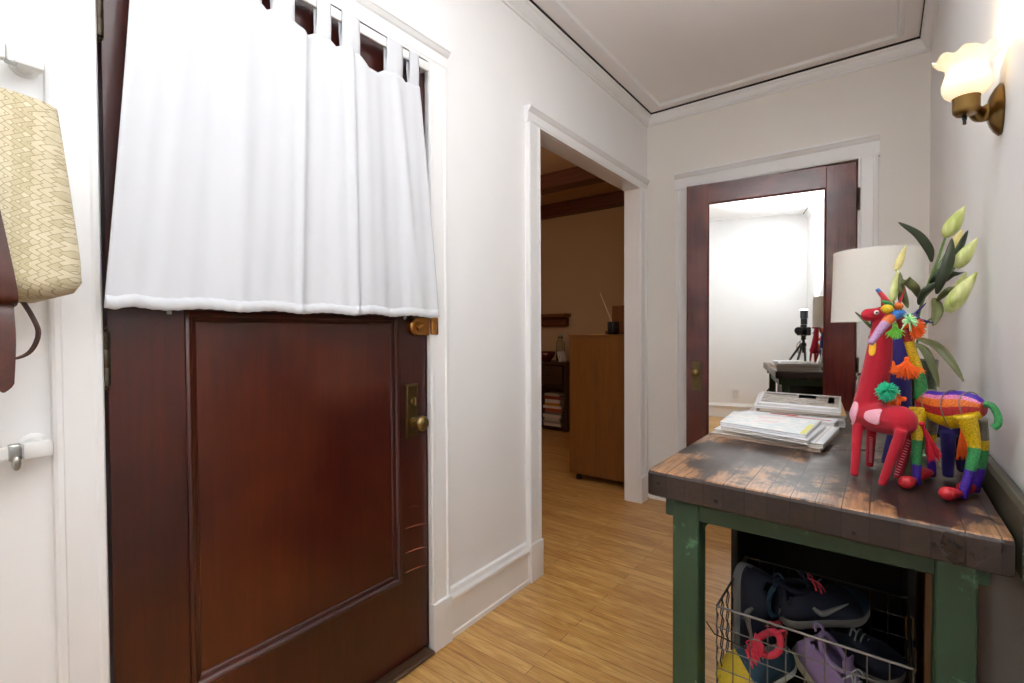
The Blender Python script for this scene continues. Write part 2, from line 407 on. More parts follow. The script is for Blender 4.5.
# ceiling: flat field plus the applied picture-frame moulding
bm = B(); box(bm, (XN, YR-.1, ZC), (XR+.1, YB+.12, ZC+.08))
structure('ceiling', bm, M['ceil'], 'pale grey hall ceiling inside a moulded border', 'ceiling')
bm = B(); q = .125
for a, b_, c_ in (((XL+q, YR+q), (XL+q, YB-q), (1, 0)), ((XR-q, YR+q), (XR-q, YB-q), (-1, 0)), ((XL+q, YB-q), (XR-q, YB-q), (0, -1)), ((XL+q, YR+q), (XR-q, YR+q), (0, 1))):
    profile_run(bm, [(-.012, ZC), (-.010, ZC-.007), (-.002, ZC-.008), (0, ZC-.013), (.012, ZC-.013), (.016, ZC-.006), (.022, ZC)], a, b_, c_)
structure('trim_1', bm, M['trim'], 'thin raised moulding framing the ceiling field', 'moulding')
def crown(name, p0, p1, out, label):
    bm = B()
    profile_run(bm, [(0, 2.570), (.008, 2.570), (.010, 2.578), (.020, 2.584), (.030, 2.597), (.037, 2.614), (.044, 2.618), (.046, 2.628), (0, 2.628)], p0, p1, out)
    profile_run(bm, [(0, 2.628), (.050, 2.630), (.050, ZC), (0, ZC)], p0, p1, out, mi=1)
    structure(name, bm, [M['trim'], M['gap']], label, 'crown moulding')
crown('trim_2', (XL, YR), (XL, YB), (1, 0), 'white crown moulding along the top of the front door wall')
crown('trim_3', (XL, YB), (XR, YB), (0, -1), 'white crown moulding above the mirrored door')
crown('trim_4', (XR, YR), (XR, YB), (-1, 0), 'white crown moulding along the top of the right wall')
# baseboards
BP = [(0, 0), (.020, 0), (.020, .018), (.015, .022), (.015, .125), (.019, .128), (.019, .140), (.024, .146), (.024, .158), (.016, .170), (.012, .186), (0, .190)]
def baseb(name, p0, p1, out, label):
    bm = B(); profile_run(bm, BP, p0, p1, out); structure(name, bm, M['trim'], label, 'baseboard')
baseb('baseboard_left', (XL, 1.295), (XL, 1.812), (1, 0), 'tall white moulded baseboard between front door and doorway')
baseb('baseboard_front', (XL, YR), (XL, .206), (1, 0), 'white baseboard left of the front door')
baseb('baseboard_back', (XL+.02, YB), (-1.097, YB), (0, -1), 'short white baseboard in the corner by the mirrored door')
baseb('baseboard_right', (XR, YR), (XR, YB), (-1, 0), 'white baseboard behind the workbench')
baseb('baseboard_rear', (XL+.02, YR), (XR-.02, YR), (0, 1), 'white baseboard seen low in the mirror')
# casings ---------------------------------------------------------
def casing_y(name, y0, y1, head, wl, wr, label, plinth=(True, True)):
    """door casing on the left wall (proud along +x)"""
    def post(bm, a, b, inner, z0, z1):
        s = 1 if inner > a else -1      # inner is the side of the opening
        w = b-a
        pr = [(a, XL), (a, XL+.022), (a+.06*w, XL+.026), (a+.16*w, XL+.026), (a+.2*w, XL+.02), (a+.78*w, XL+.02), (a+.84*w, XL+.023), (a+.95*w, XL+.023), (b, XL+.016), (b, XL)]
        if s < 0: pr = [(a+b-p, x) for p, x in pr]
        loft(bm, [[Vector((x, p, z)) for p, x in pr] for z in (z0, z1)])
    bm = B()
    post(bm, y0-wl, y0, y0, .0, head+.001); post(bm, y1, y1+wr, y1-1, .0, head+.001)
    for f, (a, b) in zip(plinth, ((y0-wl-.004, y0+.002), (y1-.002, y1+wr+.004))):
        if f: box(bm, (XL, a, 0), (XL+.030, b, .178), .003)
    profile_run(bm, [(0, head), (.018, head), (.020, head+.008), (.022, head+.012), (.022, head+.046), (.028, head+.051), (.036, head+.062), (.040, head+.065), (.040, head+.073), (0, head+.075)], (XL, y0-wl-.006), (XL, min(y1+wr+.006, YB)), (1, 0))
    return structure(name, bm, M['trim'], label, 'door casing')
casing_y('trim_5', D1[0], D1[1], D1[2], .080, .088, 'white moulded casing around the dark front door')
casing_y('trim_6', D2[0], D2[1], D2[2], .098, .100, 'white moulded casing around the open doorway')
bm = B()
for a, b, s in ((-1.093, D3[0], 1), (D3[1], -.0193, -1)):
    w = b-a
    pr = [(a, YB), (a, YB-.024), (a+.18*w, YB-.026), (a+.24*w, YB-.02), (a+.8*w, YB-.02), (a+.86*w, YB-.023), (b, YB-.018), (b, YB)]
    if s < 0: pr = [(a+b-p, y) for p, y in pr]
    loft(bm, [[Vector((p, y, z)) for p, y in pr] for z in (0, D3[2])])
profile_run(bm, [(0, D3[2]), (.018, D3[2]), (.022, D3[2]+.012), (.022, D3[2]+.076), (.030, D3[2]+.082), (.038, D3[2]+.096), (.044, D3[2]+.100), (.044, D3[2]+.112), (0, D3[2]+.113)], (-1.099, YB), (-.013, YB), (0, -1))
structure('trim_7', bm, M['trim'], 'white casing with a capped head around the mirrored door', 'door casing')
# jamb linings
bm = B()
box(bm, (XN-.012, D2[0]-.02, 0), (XL+.004, D2[0], D2[2])); box(bm, (XN-.012, D2[1]-.001, 0), (XL-.001, D2[1]+.02, D2[2])); box(bm, (XN-.012, D2[0]-.02, D2[2]-.001), (XL+.004, D2[1]+.02, D2[2]+.018))
structure('trim_8', bm, M['trim'], 'white jamb lining inside the open doorway', 'door jamb')
bm = B()
box(bm, (XN, D1[0]-.02, 0), (XL, D1[0]-.001, D1[2])); box(bm, (XN, D1[1], 0), (XL, D1[1]+.02, D1[2])); box(bm, (XN, D1[0]-.02, D1[2]), (XL, D1[1]+.02, D1[2]+.018)); box(bm, (XN-.01, D1[0]-.02, 0), (XN, D1[1]+.02, D1[2]+.02))
structure('trim_9', bm, M['trim'], 'white jamb lining behind the front door', 'door jamb')
bm = B(); box(bm, (XN, D1[0], 0), (XL+.035, D1[1], .016), .006)
structure('trim_10', bm, M['threshold'], 'worn dark wooden threshold under the front door', 'threshold')

# ================================================================ FRONT DOOR
FX = XL-.004                   # room face of the slab
d1 = tag(thing('door_1', 'dark mahogany front door with one large recessed panel below a white curtain', 'door', (FX, .30, 0)), kind='structure')
y0, y1, z0, z1 = .300, 1.210, .022, 2.105
py0, py1, pz0, pz1 = .446, 1.080, .302, 1.212
bm = B()
for a in (((FX-.042, y0, z0), (FX, py0, z1)), ((FX-.042, py1, z0), (FX, y1, z1)), ((FX-.042, py0, z0), (FX, py1, pz0)),
          ((FX-.042, py0, pz1), (FX, py1, 1.33)), ((FX-.042, py0, 1.95), (FX, py1, z1))): box(bm, *a)
obj('door_frame', bm, M['doorwood'], d1)
bm = B(); box(bm, (FX-.032, py0, pz0), (FX-.016, py1, pz1))
obj('door_panel', bm, M['doorpanel'], d1, label='redder mahogany panel')
bm = B()
def mould_rect(bm, ya, yb, za, zb, x, prof, mi=0):
    rings = []
    for (yy, zz, sy, sz) in ((ya, za, 1, 1), (yb, za, -1, 1), (yb, zb, -1, -1), (ya, zb, 1, -1), (ya, za, 1, 1)):
        rings.append([Vector((x+h, yy+sy*w, zz+sz*w)) for w, h in prof])
    loft(bm, rings, mi=mi, cap=False)
mould_rect(bm, py0, py1, pz0, pz1, FX, [(-.004, -.002), (-.002, .004), (.004, .006), (.010, .003), (.014, -.006), (.022, -.009), (.026, -.015), (.026, -.018), (-.004, -.018)])
obj('panel_moulding', bm, M['doorwood'], d1, smooth=True, autosmooth=40)
bm = B(); box(bm, (FX-.026, py0, 1.33), (FX-.018, py1, 1.95))
obj('glass_pane', bm, M['glass'], d1)
bm = B()
for z in (.55, .48, .395, .328):                    # pale scars in the lock stile
    pts = [Vector((FX+.0012, 1.098+.10*t*(1 if z < .5 else .5)+(.02 if z > .5 else 0), z-.012*t+.004*math.sin(t*PI))) for t in [i/8 for i in range(9)]]
    tube(bm, pts, [.0008+.004*math.sin(PI*i/8)*(1 if z < .5 else .45) for i in range(9)], 6, flat=.3)
obj('scratch', bm, plain('bare_scratched_wood', '#8a4a32', .6), d1, label='pale gouges in the dark stile')
def hinge(z, parent):
    bm = B(); y = .293; x = FX+.012
    lathe(bm, [(0, z-.07), (.003, z-.068), (.006, z-.062), (.003, z-.058), (.0085, z-.056), (.0085, z-.02), (.0078, z-.019), (.0085, z-.018), (.0085, z+.018), (.0078, z+.019), (.0085, z+.02), (.0085, z+.056), (.003, z+.058), (.006, z+.062), (.003, z+.068), (0, z+.07)], (x, y, 0), 12)
    box(bm, (FX-.002, y, z-.055), (FX+.002, y+.012, z+.055))
    obj('hinge', bm, M['iron'], parent, smooth=True, autosmooth=40)
for z in (1.106, 1.83, .25): hinge(z, d1)
# lock plate, knob, thumb turn
bm = B(); box(bm, (FX, 1.105, .791), (FX+.004, 1.160, .980), .0025, seg=2); box(bm, (FX+.002, 1.110, .797), (FX+.0055, 1.155, .974), .0015)
pl = obj('lock_plate', bm, M['brassdark'], d1)
bm = B(); lathe(bm, [(.016, .004), (.016, .010), (.009, .013), (.008, .030), (.012, .034), (.022, .038), (.0265, .046), (.0265, .054), (.021, .062), (.0185, .0625), (.017, .064), (.010, .0645), (.009, .066), (0, .067)], (FX, 1.136, .846), 24, ax=(1, 0, 0))
obj('door_knob', bm, M['brass'], pl, smooth=True, autosmooth=50)
bm = B(); lathe(bm, [(.009, .003), (.009, .009), (.006, .010), (0, .010)], (FX, 1.134, .918), 16, ax=(1, 0, 0)); box(bm, (FX+.008, 1.131, .904), (FX+.022, 1.137, .932), .002)
obj('thumb_turn', bm, M['brass'], pl)
# copper rim lock with a strike on the casing
bm = B()
poly = [(1.2035, 1.148), (1.2035, 1.212)] + [(1.150+.032*math.cos(a), 1.180+.032*math.sin(a)) for a in [PI/2+i*PI/10 for i in range(11)]]
v = loft(bm, [[Vector((FX+x, cy_, cz_)) for cy_, cz_ in [(1.175+(p-1.175)*s, 1.18+(r-1.18)*s) for p, r in poly]] for x, s in ((0, 1), (.015, 1), (.020, .90))])
lathe(bm, [(.019, .020), (.018, .024), (.011, .025), (.010, .028), (0, .028)], (FX, 1.155, 1.18), 20, ax=(1, 0, 0))
tube(bm, [(FX+.03, 1.138, 1.172), (FX+.034, 1.166, 1.188)], .005, 8, flat=1.6)
lk = obj('rim_lock', bm, M['copper'], d1, smooth=True, autosmooth=35, label='copper-coloured rim lock')
bm = B(); box(bm, (XL+.014, 1.204, 1.150), (XL+.029, 1.236, 1.212), .003); 
for z in (1.162, 1.181, 1.2): lathe(bm, [(.004, .03), (.004, .034), (0, .035)], (XL-.003, 1.226, z), 8, ax=(1, 0, 0))
obj('lock_strike', bm, M['copper'], d1)
bm = B()
for y in (.412, 1.105):
    box(bm, (FX, y-.005, 1.203), (FX+.003, y+.005, 1.226), .001); tube(bm, [(FX+.003, y, 1.218), (FX+.010, y, 1.214), (FX+.010, y, 1.208)], .0015, 6)
obj('curtain_hook', bm, M['silver'], d1)

# ================================================================ TAB CURTAIN on its rod
bm = B(); box(bm, (XL+.030, .305, 2.068), (XL+.038, 1.192, 2.098), .0035, seg=3)
for y in (.309, 1.188): box(bm, (FX, y-.004, 2.074), (XL+.034, y+.004, 2.092), .002)
obj('curtain_rod', bm, M['white'], pivot=(XL+.036, .74, 2.05), smooth=True, autosmooth=40, label='thin white rod across the top of the front door, threaded through the curtain tabs', cat='curtain rod')
cur = thing('tab_curtain', 'white cotton tab-top curtain hanging over the upper half of the front door', 'curtain', (XL+.03, .74, 1.23))
TABS = [(.346, .400), (.455, .520), (.558, .613), (.638, .701), (.762, .809), (.840, .906), (1.002, 1.071), (1.096, 1.140)]
def curx(s, t):
    """stand-off of the cloth; s across 0..1, t down 0..1"""
    f = .007*math.sin(2*PI*(3.1*s+.15+.05*t)) + .0035*math.sin(2*PI*(6.7*s+.3)) + .0012*math.sin(2*PI*(17*s+.4*t))
    ridge = .012*math.exp(-((s-.475+.02*t)/.016)**2) + .016*math.exp(-((s-.655+.015*t)/.014)**2) + .012*math.exp(-((s-.27)/.03)**2) + .008*math.exp(-((s-.87-.05*t)/.02)**2)
    env = .45 + .75*t
    return XL + .038 + .022*t + f*env + ridge*(1.15-.6*t)
NS, NT_ = 200, 70
def cury(s, t):
    l = .346 - .072*t**1.1; r = 1.142 + .053*t**.9
    return l + (r-l)*s + .004*math.sin(2*PI*(5.1*s)+1)*t
def topz(s):
    y = cury(s, 0); z = 1.980
    dm = 9
    for a, b in TABS:
        if a <= y <= b: dm = 0
        else: dm = min(dm, abs(y-a), abs(y-b))
    return z + .016 - .022*min(1, dm/.03)
bm = B(); g = []
for j in range(NT_+1):
    t = j/NT_; row = []
    for i in range(NS+1):
        s = i/NS; zt = topz(s); zb = 1.213 + .003*math.sin(2*PI*(6*s)) - .006*math.exp(-((s-.02)/.02)**2) + .0007*math.sin(2*PI*38*s)
        row.append(bm.verts.new((curx(s, t), cury(s, t), zt+(zb-zt)*t)))
    g.append(row)
for j in range(NT_):
    for i in range(NS): bm.faces.new((g[j][i], g[j][i+1], g[j+1][i+1], g[j+1][i]))
obj('curtain_panel', bm, M['curtain'], cur, smooth=True, solid=.0012)
bm = B(); gg = []                                   # stitched hem: a second layer of cloth
for j in (0, 1, 2):
    row = []
    for i in range(NS+1):
        s = i/NS; t = .966+.034*j/2; zt = topz(s); zb = 1.212 + .003*math.sin(2*PI*(6*s)) - .006*math.exp(-((s-.02)/.02)**2) + .0007*math.sin(2*PI*38*s)
        row.append(bm.verts.new((curx(s, t)+.0012, cury(s, t), zt+(zb-zt)*t)))
    gg.append(row)
for j in range(2):
    for i in range(NS): bm.faces.new((gg[j][i], gg[j][i+1], gg[j+1][i+1], gg[j+1][i]))
obj('hem', bm, M['curtain'], cur, smooth=True, solid=.0006)
for a, b in TABS:                                   # each tab loops over the rod
    bm = B(); rows = []; rx = XL+.036
    def sx_(y): return curx(max(0, min(1, (y-.346)/.796)), 0)
    K = 10
    for i in range(7):
        y = a+(b-a)*i/6; x0 = sx_(y); mid = (a+b)/2; yt = mid+(y-mid)*.93
        pts = [Vector((x0-.0035, y, 1.962)), Vector((x0-.0015, y, 1.985)), Vector((rx+.0065, yt, 2.04)), Vector((rx+.006, yt, 2.092))]
        pts += [Vector((rx-.002+.008*math.cos(a), yt, 2.095+.008*math.sin(a))) for a in (.3, .9, 1.57, 2.2, 2.8)]
        pts += [Vector((rx-.010, yt, 2.092)), Vector((rx-.010, yt, 2.04)), Vector((x0-.005, y, 1.99)), Vector((x0-.003, y, 1.968))]
        rows.append([bm.verts.new(p) for p in pts])
    for i in range(6):
        for k in range(len(rows[0])-1): bm.faces.new((rows[i][k], rows[i+1][k], rows[i+1][k+1], rows[i][k+1]))
    obj('tab', bm, M['curtain'], cur, smooth=True, solid=.0015)

# ================================================================ MIRRORED DOOR, standing a little ajar
A3 = math.radians(6.84)
d3 = tag(thing('door_2', 'reddish mahogany inner door, slightly ajar, with a full-length mirror', 'door', (-.1117, 3.250, 0)), kind='structure')
W3, H3 = .8855, 2.076
def L(u, w, z):   # u along the door from the hinge, w out of the face towards the room
    return Vector((-.1117 - u*math.cos(A3) + w*math.sin(A3), 3.250 - u*math.sin(A3) - w*math.cos(A3), z))
def lbox(bm, u0, u1, w0, w1, z0, z1, bev=0, mi=0):
    vs = box(bm, (u0, w0, z0), (u1, w1, z1), bev, mi)
    for v in vs: v.co = L(*v.co)
mu0, mu1, mz0, mz1 = .139, .7616, .26, 1.957
bm = B()
lbox(bm, 0, mu0, -.04, 0, .012, H3, .002); lbox(bm, mu1, W3, -.04, 0, .012, H3, .002)
obj('door_stile', bm, M['doorwood2'], d3)
bm = B(); lbox(bm, mu0, mu1, -.04, 0, mz1, H3, .001); lbox(bm, mu0, mu1, -.04, 0, .012, mz0, .001)
obj('door_rail', bm, wood('inner_door_rail', '#3e1310', '#5e2220', 'x', .22, 60, .06, .05, blotch=('#66271f', '#74332c'), coat=.3), d3)
bm = B(); rings = []
for (uu, zz, su, sz) in ((mu0, mz0, 1, 1), (mu1, mz0, -1, 1), (mu1, mz1, -1, -1), (mu0, mz1, 1, -1), (mu0, mz0, 1, 1)):
    rings.append([L(uu+su*w, h, zz+sz*w) for w, h in [(-.001, .0), (.002, .003), (.006, .001), (.010, -.007), (.010, -.012), (-.001, -.012)]])
loft(bm, rings, cap=False); obj('glazing_bead', bm, M['doorwood2'], d3, smooth=True, autosmooth=40)
bm = B(); lbox(bm, mu0, mu1, -.015, -.009, mz0, mz1)
obj('mirror_glass', bm, M['mirror'], d3)
bm = B(); lbox(bm, .795, .852, 0, .004, .785, .969, .002)
p3 = obj('lock_plate', bm, M['brassdark'], d3)
bm = B(); lathe(bm, [(.014, .004), (.014, .009), (.008, .012), (.008, .030), (.020, .038), (.025, .046), (.025, .052), (.018, .060), (0, .063)], L(.8235, 0, .901), 20, ax=(math.sin(A3), -math.cos(A3), 0))
obj('door_knob', bm, M['brass'], p3, smooth=True, autosmooth=50)
bm = B(); lathe(bm, [(.006, .003), (.006, .006), (0, .006)], L(.8235, 0, .84), 12, ax=(math.sin(A3), -math.cos(A3), 0)); obj('keyhole_cover', bm, M['brass'], p3)
for z in (1.87, .95, .22):
    bm = B(); lathe(bm, [(0, z-.062), (.0065, z-.06), (.0065, z-.02), (.006, z-.019), (.0065, z-.018), (.0065, z+.06), (0, z+.062)], (-.102, 3.238, 0), 12)
    obj('hinge', bm, M['iron'], d3, smooth=True, autosmooth=40)

# ================================================================ NEXT ROOM
bm = B()
box(bm, (-4.6, YF, 0), (XN, YF+.1, ZC2)); box(bm, (-4.7, 1.3, 0), (-4.6, YF+.1, ZC2)); box(bm, (-4.6, 1.3, 0), (XN, 1.4, ZC2))
box(bm, (XN-.004, D2[1]+.02, 0), (XN, YF, ZC2)); box(bm, (XN-.004, 1.4, 0), (XN, D2[0]-.021, ZC2)); box(bm, (XN-.004, 1.4, D2[2]+.02), (XN, YF, ZC2))
box(bm, (XN, YB+.12, 0), (XN+.1, YF, ZC2))
structure('wall_living', bm, M['tanwall'], 'dim tan walls of the room beyond the doorway', 'wall')
bm = B(); box(bm, (-4.6, 1.3, ZC2), (XN, YF+.1, ZC2+.06))
structure('ceiling_living', bm, plain('tan_ceiling', '#c9b094', .8, vary=.02, scale=3), 'dim tan ceiling between wooden beams in the next room', 'ceiling')
for i, (a, b, lab) in enumerate((((-4.6, 4.12, 2.60), (XN-.004, 4.29, ZC2), 'nearer dark wood ceiling beam crossing the next room'),
                               ((-4.6, 5.12, 2.60), (XN-.004, 5.25, ZC2-.001), 'farther dark wood ceiling beam against the tan far wall'),
                               ((-4.6, 3.00, 2.60), (XN-.004, 3.17, ZC2), 'dark wood ceiling beam nearest the doorway in the next room'))):
    bm = B(); box(bm, a, b, .004); structure('trim_%d' % (11+i), bm, M['beam'], lab, 'ceiling beam')
# cabinet seen from its plain side
cb = thing('wooden_cabinet', 'tall plain honey-brown wooden cabinet standing just inside the doorway', 'cabinet', (-1.68, 3.5, 0))
bm = B(); x0, x1, cy0, cy1 = -1.945, -1.425, 3.30, 3.74
box(bm, (x0, cy0, .055), (-1.715, cy1, 1.118), .002); box(bm, (-1.7135, cy0, .055), (x1, cy1, 1.118), .002)
obj('carcass', bm, M['cabwood'], cb)
bm = B(); box(bm, (x0-.008, cy0-.008, 1.118), (x1+.004, cy1+.008, 1.137), .003); obj('cabinet_top', bm, M['cabwood'], cb)
for x in (x0+.06, x1-.05):
    for y in (cy0+.04, cy1-.05):
        bm = B(); lathe(bm, [(.012, 0), (.022, .006), (.022, .034), (.008, .038), (.008, .056)], (x, y, 0), 12); obj('castor', bm, M['black'], cb, smooth=True, autosmooth=40)
bm = B(); lathe(bm, [(0, 1.137), (.040, 1.137), (.044, 1.145), (.044, 1.232), (.041, 1.232), (.040, 1.15), (0, 1.148)], (-1.600, 3.36, 0), 20)
obj('black_pot', bm, plain('black_enamel', '#17191d', .2), pivot=(-1.600, 3.36, 1.137), smooth=True, autosmooth=40, label='small black pot standing on top of the wooden cabinet', cat='pot')
bm = B(); tube(bm, [(-1.59, 3.37, 1.152), (-1.615, 3.36, 1.235), (-1.695, 3.33, 1.452)], [.003, .003, .0022], 8)
obj('wooden_stick', bm, plain('pale_stick', '#d9c2a4', .5), pivot=(-1.59, 3.37, 1.15), label='thin pale stick leaning out of the black pot', cat='stick')
wb = thing('wooden_box', 'brown wooden box behind the black pot on the cabinet', 'box', (-1.58, 3.58, 1.137))
bm = B(); box(bm, (-1.74, 3.50, 1.137), (-1.44, 3.66, 1.165), .003); obj('box_base', bm, M['beam'], wb)
bm = B(); box(bm, (-1.69, 3.52, 1.165), (-1.46, 3.64, 1.362), .004); obj('box_body', bm, wood('box_wood', '#5a3216', '#7a4722', 'z'), wb)
# far chest with books below
ch = thing('dark_chest', 'dark wooden side cabinet with an open book shelf by the far wall', 'cabinet', (-3.25, 5.0, 0))
bm = B()
cx0, cx1, cya, cyb = -3.75, -2.88, 4.80, 5.235
box(bm, (cx0, cya, .77), (cx1, cyb, .805), .003); box(bm, (cx1-.03, cya+.01, 0), (cx1, cyb, .77)); box(bm, (cx0, cya+.01, 0), (cx0+.03, cyb, .77))
box(bm, (cx0+.03, cyb-.02, 0), (cx1-.03, cyb, .77)); box(bm, (cx0+.03, cya+.01, .03), (cx1-.03, cyb-.02, .05)); box(bm, (cx0+.03, cya+.01, .505), (cx1-.03, cyb-.02, .525))
obj('carcass', bm, M['darkwood'], ch)
for a, b in ((-3.70, -3.33), (-3.31, -2.92)):
    bm = B(); box(bm, (a, cya-.006, .535), (b, cya+.02, .76), .004); dr = obj('drawer', bm, M['darkwood'], ch)
    bm = B(); ball(bm, ((a+b)/2, cya-.016, .65), (.035, .012, .010), u=12, v=8); obj('drawer_pull', bm, M['black'], dr, smooth=True)
bcols = ['#cfc7b8', '#8f8a84', '#b9b2a8', '#c8c2b6', '#6e665e', '#a64c2a', '#d7d0c4', '#b7791f', '#c9c3bb', '#7f2f22', '#9b948a', '#d4cec2']
bnames = ['pale cream', 'grey', 'light grey', 'off-white', 'dark grey', 'rust orange', 'ivory', 'amber', 'silver', 'dark red', 'stone grey', 'white']
z = .05
for i in range(11):
    h = random.uniform(.030, .044); w = random.uniform(.10, .13); dx = random.uniform(-.012, .012)
    mt = plain('book_cover_%s' % bnames[i].replace(' ', '_'), bcols[i], .6)
    pos = 'lowest' if i == 0 else 'topmost' if i == 10 else 'in the lower half' if i < 5 else 'in the upper half'
    bk = thing('book', '%s spined book, %s of the dark side cabinet stack' % (bnames[i], pos), 'book', (-3.07+dx, 4.9, z), 'books stacked in the dark side cabinet')
    bm = B(); box(bm, (-3.07+dx-w, 4.82, z), (-3.07+dx+w, 4.97, z+.003)); box(bm, (-3.07+dx-w, 4.82, z+h-.003), (-3.07+dx+w, 4.97, z+h)); box(bm, (-3.07+dx-w, 4.815, z), (-3.07+dx+w, 4.82, z+h), .001)
    obj('book_cover', bm, mt, bk)
    bm = B(); box(bm, (-3.07+dx-w+.004, 4.821, z+.003), (-3.07+dx+w-.004, 4.965, z+h-.003)); obj('page_block', bm, M['pages'], bk)
    z += h+.0006
    if z > .45: break
sh = thing('wall_shelf', 'moulded orange-brown wooden wall shelf above the dark side cabinet', 'shelf', (-3.5, YF, 1.25))
bm = B(); profile_run(bm, [(0, 1.345), (.17, 1.345), (.17, 1.375), (.15, 1.385), (0, 1.385)], (-4.2, YF), (-3.07, YF), (0, -1)); obj('shelf_board', bm, M['cabwood'], sh)
bm = B(); profile_run(bm, [(0, 1.23), (.06, 1.23), (.07, 1.25), (.07, 1.31), (.11, 1.33), (.12, 1.345), (0, 1.345)], (-4.2, YF), (-3.10, YF), (0, -1)); obj('shelf_apron', bm, M['beam'], sh)
bm = B(); bx_, by_, bz_ = -3.23, 4.93, .805
lathe(bm, [(0, bz_+.0), (.05, bz_), (.055, bz_+.006), (.10, bz_+.06), (.115, bz_+.115), (.110, bz_+.115), (.094, bz_+.062), (.05, bz_+.012), (0, bz_+.010)], (bx_, by_, 0), 24)
obj('red_bowl', bm, plain('dark_red_glaze', '#5c1418', .25), pivot=(bx_, by_, bz_), smooth=True, label='dark red round bowl on top of the dark side cabinet', cat='bowl')
kt = thing('clear_jar', 'tall clear glass jar beside the red bowl on the dark side cabinet', 'jar', (-3.12, 5.08, .805))
bm = B(); lathe(bm, [(0, 0.805), (0.05, 0.805), (0.055, 0.82), (0.055, 1.02), (0.03, 1.07), (0.03, 1.1), (0.027, 1.1), (0.027, 1.07), (0.051, 1.018), (0.051, 0.825), (0, 0.812)], (-3.12, 5.08, 0), 20); obj('jar_body', bm, M['glass'], kt, smooth=True)
bm = B(); lathe(bm, [(0.001, 1.1), (0.036, 1.1), (0.036, 1.12), (0.012, 1.125), (0.015, 1.145), (0, 1.15)], (-3.12, 5.08, 0), 16); obj('jar_lid', bm, M['silver'], kt, smooth=True, autosmooth=40)
bm = B()
for k in range(2):
    box(bm, (-3.02+.03*k, 4.88, .805), (-3.005+.03*k, 4.98, .93), .002, M4=Matrix.Translation((-3.0, 4.93, .806)) @ Matrix.Rotation(math.radians(-14), 4, 'Y') @ Matrix.Translation((3.0, -4.93, -.805)))
obj('leaning_cards', bm, M['pages'], pivot=(-3.0, 4.93, .805), label='pale upright cards leaning beside the red bowl', cat='cards')
# ================================================================ WORKBENCH
wb_ = thing('workbench', 'old green-legged workbench with a thick worn butcher-block top', 'table', (-.12, 1.05, 0))
TZ = .85
c00, c10, c11, c01 = Vector((-.414, 1.040, 0)), Vector((.160, 1.000, 0)), Vector((.166, 2.255, 0)), Vector((-.412, 2.255, 0))
bm = B()
fr = (c00, c10, c11, c01); N = 14
def round_quad(inset, z):
    pts = []
    cen = (c00+c10+c11+c01)/4
    for k in range(4):
        p, pp, pn = fr[k], fr[k-1], fr[(k+1) % 4]
        r = .012
        a = p + (pp-p).normalized()*r; b = p + (pn-p).normalized()*r
        for q in (a, p+((a+b)/2-p)*.35, b):
            v = q + (cen-q).normalized()*inset; pts.append(Vector((v.x, v.y, z)))
    return pts
loft(bm, [round_quad(.004, TZ-.056), round_quad(.0, TZ-.052), round_quad(0, TZ-.007), round_quad(.003, TZ-.002), round_quad(.007, TZ)])
for px, pz in ((-.375, .813), (-.255, .808), (-.035, .803), (.09, .80)): pass
top = obj('tabletop', bm, M['bench'], wb_)
nail_m = plain('dark_nail', '#0c0908', .8)
for t, dz in ((.045, .0), (.26, -.012), (.66, -.014), (.84, -.004), (.945, .008)):
    p = c00.lerp(c10, t); zz = TZ-.026+dz; bm = B()
    lathe(bm, [(.0042 if t < .9 else .0022, 0), (.0036 if t < .9 else .0018, .0008), (0, .001)], (p.x, p.y-.0003, zz), 8, ax=(-.06, -1, 0))
    obj('nail_hole', bm, nail_m, wb_)
for cx, cy, wx, wy in ((-.338, 1.095, .056, .056), (.100, 1.085, .052, .056), (-.338, 2.19, .056, .056), (.100, 2.19, .052, .056)):
    bm = B(); box(bm, (cx-wx/2, cy-wy/2, 0), (cx+wx/2, cy+wy/2, TZ-.056), .003); obj('leg', bm, M['green'], wb_)
for a, b in (((-.385, 1.076, .744), (.142, 1.112, TZ-.056)), ((-.385, 2.17, .744), (.142, 2.21, TZ-.056)), ((-.352, 1.123, .70), (-.322, 2.16, TZ-.056)), ((.085, 1.123, .70), (.115, 2.16, TZ-.056))):
    bm = B(); box(bm, a, b, .003); obj('apron_rail', bm, M['green'], wb_)
bm = B(); prism(bm, [(.167, .79), (.186, .79), (.186, .893), (.172, .895), (.167, .888)], 'y', 1.012, 2.25)
obj('backsplash', bm, wood('edge_board_wood', '#2f2d22', '#4d4a3a', 'y', .5), wb_, label='upright edge board against the wall')

